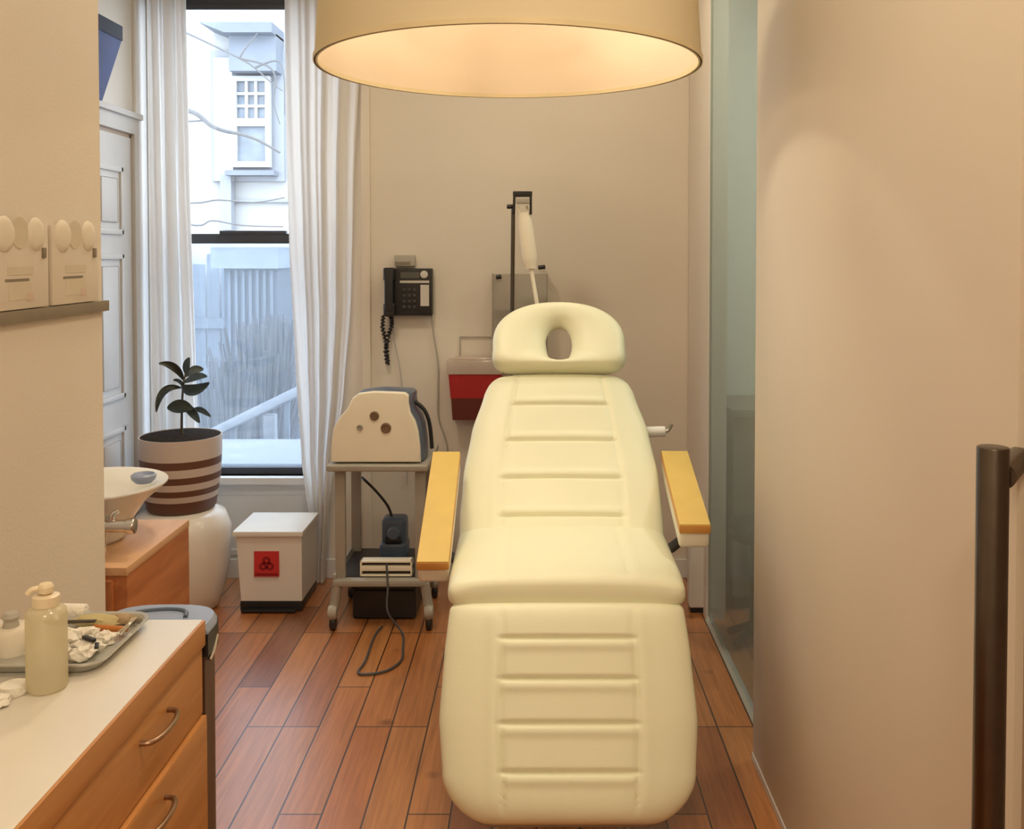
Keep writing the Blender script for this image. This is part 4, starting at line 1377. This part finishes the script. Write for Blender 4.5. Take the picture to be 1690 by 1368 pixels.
# ------------------------------------------------------------------ clear wall holder
hy_ = YB - .001
a0, a1 = at(812, 600, hy_ - .09), at(904, 452, hy_ - .09)
t = thing('wall_holder', 'clear acrylic wall holder with black knobs behind the headrest', 'holder', ((a0.x + a1.x) / 2, hy_, a0.z))
m = MB()
m.box(a0.x, a1.x, hy_ - .090, hy_ - .086, a0.z, a1.z)
m.box(a0.x, a0.x + .004, hy_ - .086, hy_, a0.z, a1.z)
m.box(a1.x - .004, a1.x, hy_ - .086, hy_, a0.z, a1.z)
m.box(a0.x, a1.x, hy_ - .086, hy_, a0.z, a0.z + .004)
mesh('acrylic_case', m, 'acrylic', t, None)
zz = at(850, 512, hy_ - .09).z
mesh('divider', MB().box(a0.x + .004, a1.x - .004, hy_ - .085, hy_, zz - .006, zz + .002), 'grey_plastic', t)
for q_, l_ in ((at(823, 457, hy_ - .095), .012), (at(894, 441, hy_ - .095), .016)):
    mesh('knob', MB().cyl(q_ + Vector((-l_, 0, -.002)), q_ + Vector((l_, 0, .002)), .0095, seg=16, bev=.003).cyl(q_ + Vector((0, .0, 0)), (q_.x, hy_, q_.z), .004, seg=8), 'black', t)

# ------------------------------------------------------------------ magnifier lamp behind the chair
ly_ = 3.96
j = at(861, 340, ly_)
pole_b = at(842, 525, ly_)
t = thing('magnifier_lamp', 'cream-armed magnifier lamp on thin dark stand behind the headrest', 'lamp', (pole_b.x - .005, ly_, 0))
pxx = pole_b.x
mesh('pole', MB().cyl((pxx - .004, ly_, .04), at(847, 345, ly_), .0085, seg=14), 'dark_steel', t)
bsm = MB().cyl((pxx - .004, ly_, .02), (pxx - .004, ly_, .05), .03, seg=20)
for k in range(5):
    a = k * 2 * PI / 5 + .3
    bsm.tube([(pxx - .004, ly_, .04), (pxx - .004 + .16 * math.cos(a), ly_ + .16 * math.sin(a), .03), (pxx - .004 + .2 * math.cos(a), ly_ + .2 * math.sin(a), .015)], .011, 8)
mesh('stand_base', bsm, 'dark_steel', t)
l0, l1, l2, l3 = at(848, 354, ly_ - .02), at(849, 322, ly_ - .02), at(876, 322, ly_ - .02), at(876, 354, ly_ - .02)
m = MB()
m.obox(l0, l1 - Vector((0, 0, .0)), .010, .05, .002, up=(0, 1, 0), off=-.02)
m.obox(l3, l2, .010, .05, .002, up=(0, 1, 0), off=-.02)
m.obox(l1 - Vector((.006, 0, -.004)), l2 + Vector((.006, 0, .004)), .022, .05, .004, up=(0, 1, 0), off=-.02)
jb = mesh('joint_fork', m, 'black', t)
jk = at(843, 341, ly_ - .02)
mesh('joint_knob', MB().cyl(jk - Vector((.016, 0, 0)), jk + Vector((.014, 0, 0)), .009, seg=16, bev=.002), 'black', jb)
mesh('joint_cap', MB().box(l1.x + .008, l2.x - .006, ly_ - .055, ly_ - .012, at(860, 337, ly_).z, at(860, 328, ly_).z, .004), 'grey_plastic', jb)
a_t, a_b = at(863, 338, ly_ - .02), at(876, 443, ly_ - .03)
d = (a_b - a_t)
m = MB()
sec = []
for s, hw, hd in ((.12, .027, .018), (.30, .030, .022), (.80, .033, .024), (.90, .030, .022), (.93, .027, .02), (1.0, .025, .018)):
    p = a_t + d * s
    sec.append([(p.x + hw * math.cos(k * PI / 12) * (1 if 1 else 0), p.y + hd * math.sin(k * PI / 12), p.z - .006 * 0) for k in range(24)])
m.surf(sec, False, True)
m.prism(sec[0], (0, 0, -.003))
m.prism(sec[-1], (0, 0, .003))
arm = mesh('arm_cover', m, 'cream_plastic', t, 50)
pr = MB()
for sx in (-.018, .018):
    p = a_t + d * .16
    pr.obox((p.x + sx, p.y, p.z), (a_t.x + sx - .003, a_t.y, a_t.z - .004), .010, .02, .003, up=(0, 1, 0), off=-.01)
mesh('arm_prongs', pr, 'cream_plastic', arm)
r0_, r1_ = at(876, 440, ly_ - .03), at(888, 512, ly_ - .05)
rd = (r1_ - r0_)
hd_ = r1_ + rd * 1.2
mesh('lower_rod', MB().cyl(r0_, hd_, .0085, seg=14), 'cream_plastic', t)
mesh('lamp_head', MB().lathe([(.06, -.015), (.095, -.015), (.10, 0), (.095, .015), (.06, .015)], hd_ + Vector((.01, .02, -.08)), 40, axis=(0, 1, .2), close=True), 'cream_plastic', t)

# ------------------------------------------------------------------ slim white floor post beside the glass
pf = floor_y(1012)
a0, a1 = at(1138, 1000, pf), at(1165, 1000, pf)
t = thing('floor_pedestal', 'slim white floor pedestal behind right armrest, beside frosted glass', 'pedestal', ((a0.x + a1.x) / 2, pf + .03, 0))
mesh('pedestal_body', MB().box(a0.x, a1.x, pf, pf + .066, .02, .44, .010, 3), 'white_plastic', t)
mesh('pedestal_foot', MB().box(a0.x + .006, a1.x - .006, pf + .006, pf + .06, 0, .022), 'black', t)

# ------------------------------------------------------------------ side room contents (seen through the frosted glass)
qx, qy = .825, 3.60
t = thing('side_stool', 'dark round-seated stool seen dimly through the frosted glass', 'stool', (qx, qy, 0))
ss = at(1236, 872, qy)
mesh('stool_seat', MB().lathe([(0, -.045), (.085, -.045), (.112, -.025), (.115, .0), (.10, .028), (.05, .040), (0, .042)], (qx, qy, ss.z), 40), 'black', t, 50)
mesh('stool_post', MB().cyl((qx, qy, .04), (qx, qy, ss.z - .04), .025, seg=16), 'dark_steel', t)
m = MB()
for k in range(5):
    a = k * 2 * PI / 5
    m.tube([(qx, qy, .08), (qx + .11 * math.cos(a), qy + .11 * math.sin(a), .02)], .014, 8, 0)
mesh('stool_base', m, 'black', t)
t = thing('low_cabinet', 'dark low cabinet along the far wall behind the frosted glass', 'cabinet', (1.5, 4.1, 0))
mesh('cabinet_body', MB().box(.80, 2.25, 3.92, 4.30, .06, .80, .005), 'room_dark', t)
mesh('cabinet_top', MB().box(.79, 2.27, 3.90, 4.31, .80, .83, .003), 'room_dark', t)
mesh('cabinet_plinth', MB().box(.82, 2.23, 3.96, 4.28, 0, .06), 'black', t)
t = thing('side_room_light', 'round ceiling light of the room behind the frosted glass', 'ceiling light', (1.5, 3.3, CEIL - .05))
mesh('light_dish', MB().lathe([(0, 0), (.13, .005), (.16, .03), (.16, .049), (0, .049)], (1.5, 3.3, CEIL - .05), 36), 'milky', t)
lamp('side_lamp', 'AREA', (1.5, 3.3, CEIL - .06), ROOM_W, t, color=(1.0, .98, .90), shape='DISK', size=.3)

# ------------------------------------------------------------------ outside the window
OY = 10.0
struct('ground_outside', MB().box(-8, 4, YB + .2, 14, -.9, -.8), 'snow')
E = lambda x, y, Y=OY: at(x, y, Y)
t = thing('building', 'white building across the yard with a sash window, seen through glass', 'building', (E(410, 400).x, OY, -.8))
wx0, wx1 = E(412, 300).x, E(446, 300).x
mesh('facade', MB().box(-7, 2, OY, OY + .4, -.8, 7.0), 'facade', t)
q0, q1 = E(336, 70, OY - .3), E(455, 42, OY - .3)
m = MB().prism([(q0.x, OY - .45, q1.z), (q1.x, OY - .45, q1.z), (q1.x, OY - .45, q1.z - .10), (q0.x + .25, OY - .45, q1.z - .10)], (0, .45, 0))
m.box(q0.x + .25, q1.x, OY - .30, OY, q0.z - .28, q1.z - .08)
mesh('cornice', m, 'facade_grey', t)
b0, b1 = E(352, 280), E(470, 80)
mesh('bay_panel', MB().box(b0.x, b1.x, OY - .06, OY + .02, E(352, 300).z, E(470, 85).z), 'facade_mid', t)
b0, b1 = E(356, 300), E(388, 90)
mesh('wall_pilaster', MB().box(b0.x + .02, b1.x, OY - .10, OY - .02, E(352, 300).z, E(470, 98).z), 'facade', t)
b0, b1 = E(384, 290), E(450, 108)
mesh('window_surround', MB().box(b0.x, b1.x, OY - .085, OY - .01, b0.z, b1.z), 'facade_grey', t)
q0, q1 = E(391, 278), E(452, 130)
fr = MB()
zm = E(400, 205).z
Ya, Yb = OY - .16, OY - .092
fr.box(q0.x, q0.x + .05, Ya, Yb, q0.z, q1.z)
fr.box(q1.x - .05, q1.x, Ya, Yb, q0.z, q1.z)
fr.box(q0.x + .05, q1.x - .05, Ya, Yb, q1.z - .05, q1.z)
fr.box(q0.x + .05, q1.x - .05, Ya, Yb, q0.z, q0.z + .06)
fr.box(q0.x + .05, q1.x - .05, Ya, Yb, zm - .04, zm + .04)
for k in (1, 2):
    xx = q0.x + .05 + (q1.x - q0.x - .10) * k / 3
    fr.box(xx - .014, xx + .014, Ya + .012, Yb - .002, zm + .04, q1.z - .05)
    zz_ = zm + .04 + (q1.z - zm - .09) * k / 3
    fr.box(q0.x + .05, q1.x - .05, Ya + .016, Yb - .006, zz_ - .014, zz_ + .014)
wf = mesh('sash_frame', fr, 'facade', t)
mesh('window_pane', MB().box(q0.x + .04, q1.x - .04, OY - .118, OY - .112, q0.z + .05, q1.z - .04), 'facade_glass', wf)
q0, q1 = E(383, 292), E(462, 284)
mesh('window_ledge', MB().box(q0.x, q1.x, OY - .24, OY, q0.z, q1.z), 'facade_grey', t)
q0, q1 = E(371, 380), E(388, 290)
mesh('drainpipe', MB().box(q0.x, q1.x, OY - .14, OY, q0.z, q1.z), 'facade_mid', t)
q0, q1 = E(300, 352), E(500, 346)
mesh('string_course', MB().box(E(385, 330).x, q1.x, OY - .05, OY, E(400, 334).z, E(400, 330).z), 'facade_mid', t)
# bare branches nearer the window
bY = 6.2
t = thing('bare_tree', 'bare thin tree whose branches reach across the upper window pane', 'tree', (at(225, 190, bY).x, bY, -.8))
B = lambda x, y, d=0: at(x, y, bY + d)
mesh('trunk', MB().tube([(B(225, 100).x, bY, -.8), B(228, 400), B(222, 180), B(232, -40)], lambda s: .07 - .03 * s, 10), 'bark', t)
mesh('main_branch', MB().tube([B(222, 172), B(270, 176), B(312, 183), B(330, 192), B(348, 207), B(370, 216), B(400, 222), B(425, 231), B(447, 243), B(462, 252)], lambda s: .018 - .011 * s, 8), 'bark', t)
for pts in ([B(226, 205), B(318, 200), B(335, 200), B(350, 208)], [B(230, 20), B(320, 60), B(395, 96), B(420, 112), B(445, 134), B(466, 150)], [B(395, 96), B(440, 108), B(455, 130), B(452, 170), B(462, 205)],
            [B(395, 96), B(405, 80), B(425, 55)], [B(228, 330), B(320, 335), B(360, 330), B(420, 334), B(470, 326)], [B(228, 350), B(322, 372), B(350, 364), B(400, 372), B(468, 374)], [B(420, 112), B(455, 100), B(468, 120), B(470, 190)]):
    mesh('twig', MB().tube(pts, lambda s: .0075 - .004 * s, 6), 'bark', t)
# yard below
sY = 8.3
q0, q1 = at(370, 520, sY), at(458, 408, sY)
t = thing('garden_shed', 'slate grey shed in the yard seen through the lower pane', 'shed', ((q0.x + q1.x) / 2, sY, -.8))
m = MB().box(q0.x, q1.x, sY, sY + .8, -.8, q1.z - .18)
mesh('shed_wall', m, 'shed', t)
mesh('shed_roof', MB().box(q0.x - .08, q1.x + .03, sY - .1, sY + .9, q1.z - .18, q1.z), 'facade_grey', t)
m = MB()
for k in range(7):
    xx = q0.x + .05 + k * (q1.x - q0.x - .1) / 6
    m.box(xx - .012, xx + .012, sY - .02, sY, -.5, q1.z - .2)
mesh('shed_battens', m, 'fence_grey', t)
t = thing('yard_fence', 'pale weathered board fence at the back of the snowy yard', 'fence', (at(340, 500, 9.75).x, 9.75, -.8))
m = MB()
x = -5.2
k = 0
while x < -2.3:
    k += 1
    hgt = at(340, 428 + 10 * math.sin(k * 2.1), 9.75).z
    m.box(x, x + .13, 9.75, 9.753, -.8, hgt)
    x += .145
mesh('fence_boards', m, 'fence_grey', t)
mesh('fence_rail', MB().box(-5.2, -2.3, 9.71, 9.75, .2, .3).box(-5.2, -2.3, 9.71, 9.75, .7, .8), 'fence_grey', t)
for i, (x_, y_, Y_, sc__, lab) in enumerate(((425, 612, 7.2, .42, 'brown twiggy shrub in front of the shed, seen through lower pane'), (372, 640, 6.55, .24, 'smaller twiggy shrub at the left of the brown one in the yard'), (462, 560, 7.7, .22, 'twiggy shrub standing right beside the grey shed'))):
    c = at(x_, y_, Y_)
    t = thing('bare_shrub', lab, 'shrub', (c.x, Y_, -.8))
    m = MB()
    rs = random.Random(i)
    for k in range(150):
        a = rs.random() * 2 * PI
        e = Vector((c.x + math.cos(a) * sc__ * rs.random(), Y_ + math.sin(a) * sc__ * .6 * rs.random(), c.z + sc__ * (rs.random() * 1.5 - .6)))
        s0 = Vector((c.x + math.cos(a) * .05, Y_, -.8))
        m.tube([s0, s0.lerp(e, .5) + Vector((0, 0, .12)), e], lambda s: .022 - .014 * s, 5, 3)
    mesh('twigs', m, 'brush', t)
# white handrail of the outside stair
rY = 6.0
t = thing('stair_railing', 'white sloping handrail with posts outside the lower window pane', 'railing', (at(430, 700, rY).x, rY, -.8))
r0_, r1_ = at(352, 722, rY), at(505, 648, rY - .2)
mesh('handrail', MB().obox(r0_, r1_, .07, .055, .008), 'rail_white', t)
r2_ = at(446, 684, rY - .1)
mesh('post', MB().box(r2_.x - .035, r2_.x + .035, r2_.y - .03, r2_.y + .03, -.8, r2_.z), 'rail_white', t)
m = MB()
for f_ in (.22, .80):
    p = r0_.lerp(r1_, f_)
    m.box(p.x - .015, p.x + .015, p.y - .012, p.y + .012, -.8, p.z)
mesh('baluster', m, 'fence_grey', t)
q = at(430, 740, 5.4)
solo('snowy_ledge', MB().box(-4.6, .2, 4.9, 5.7, q.z - .25, q.z, .03, 2), 'snow', 'snow-covered ledge just outside the bottom of the window', 'ledge', (q.x, 5.3, q.z - .25))
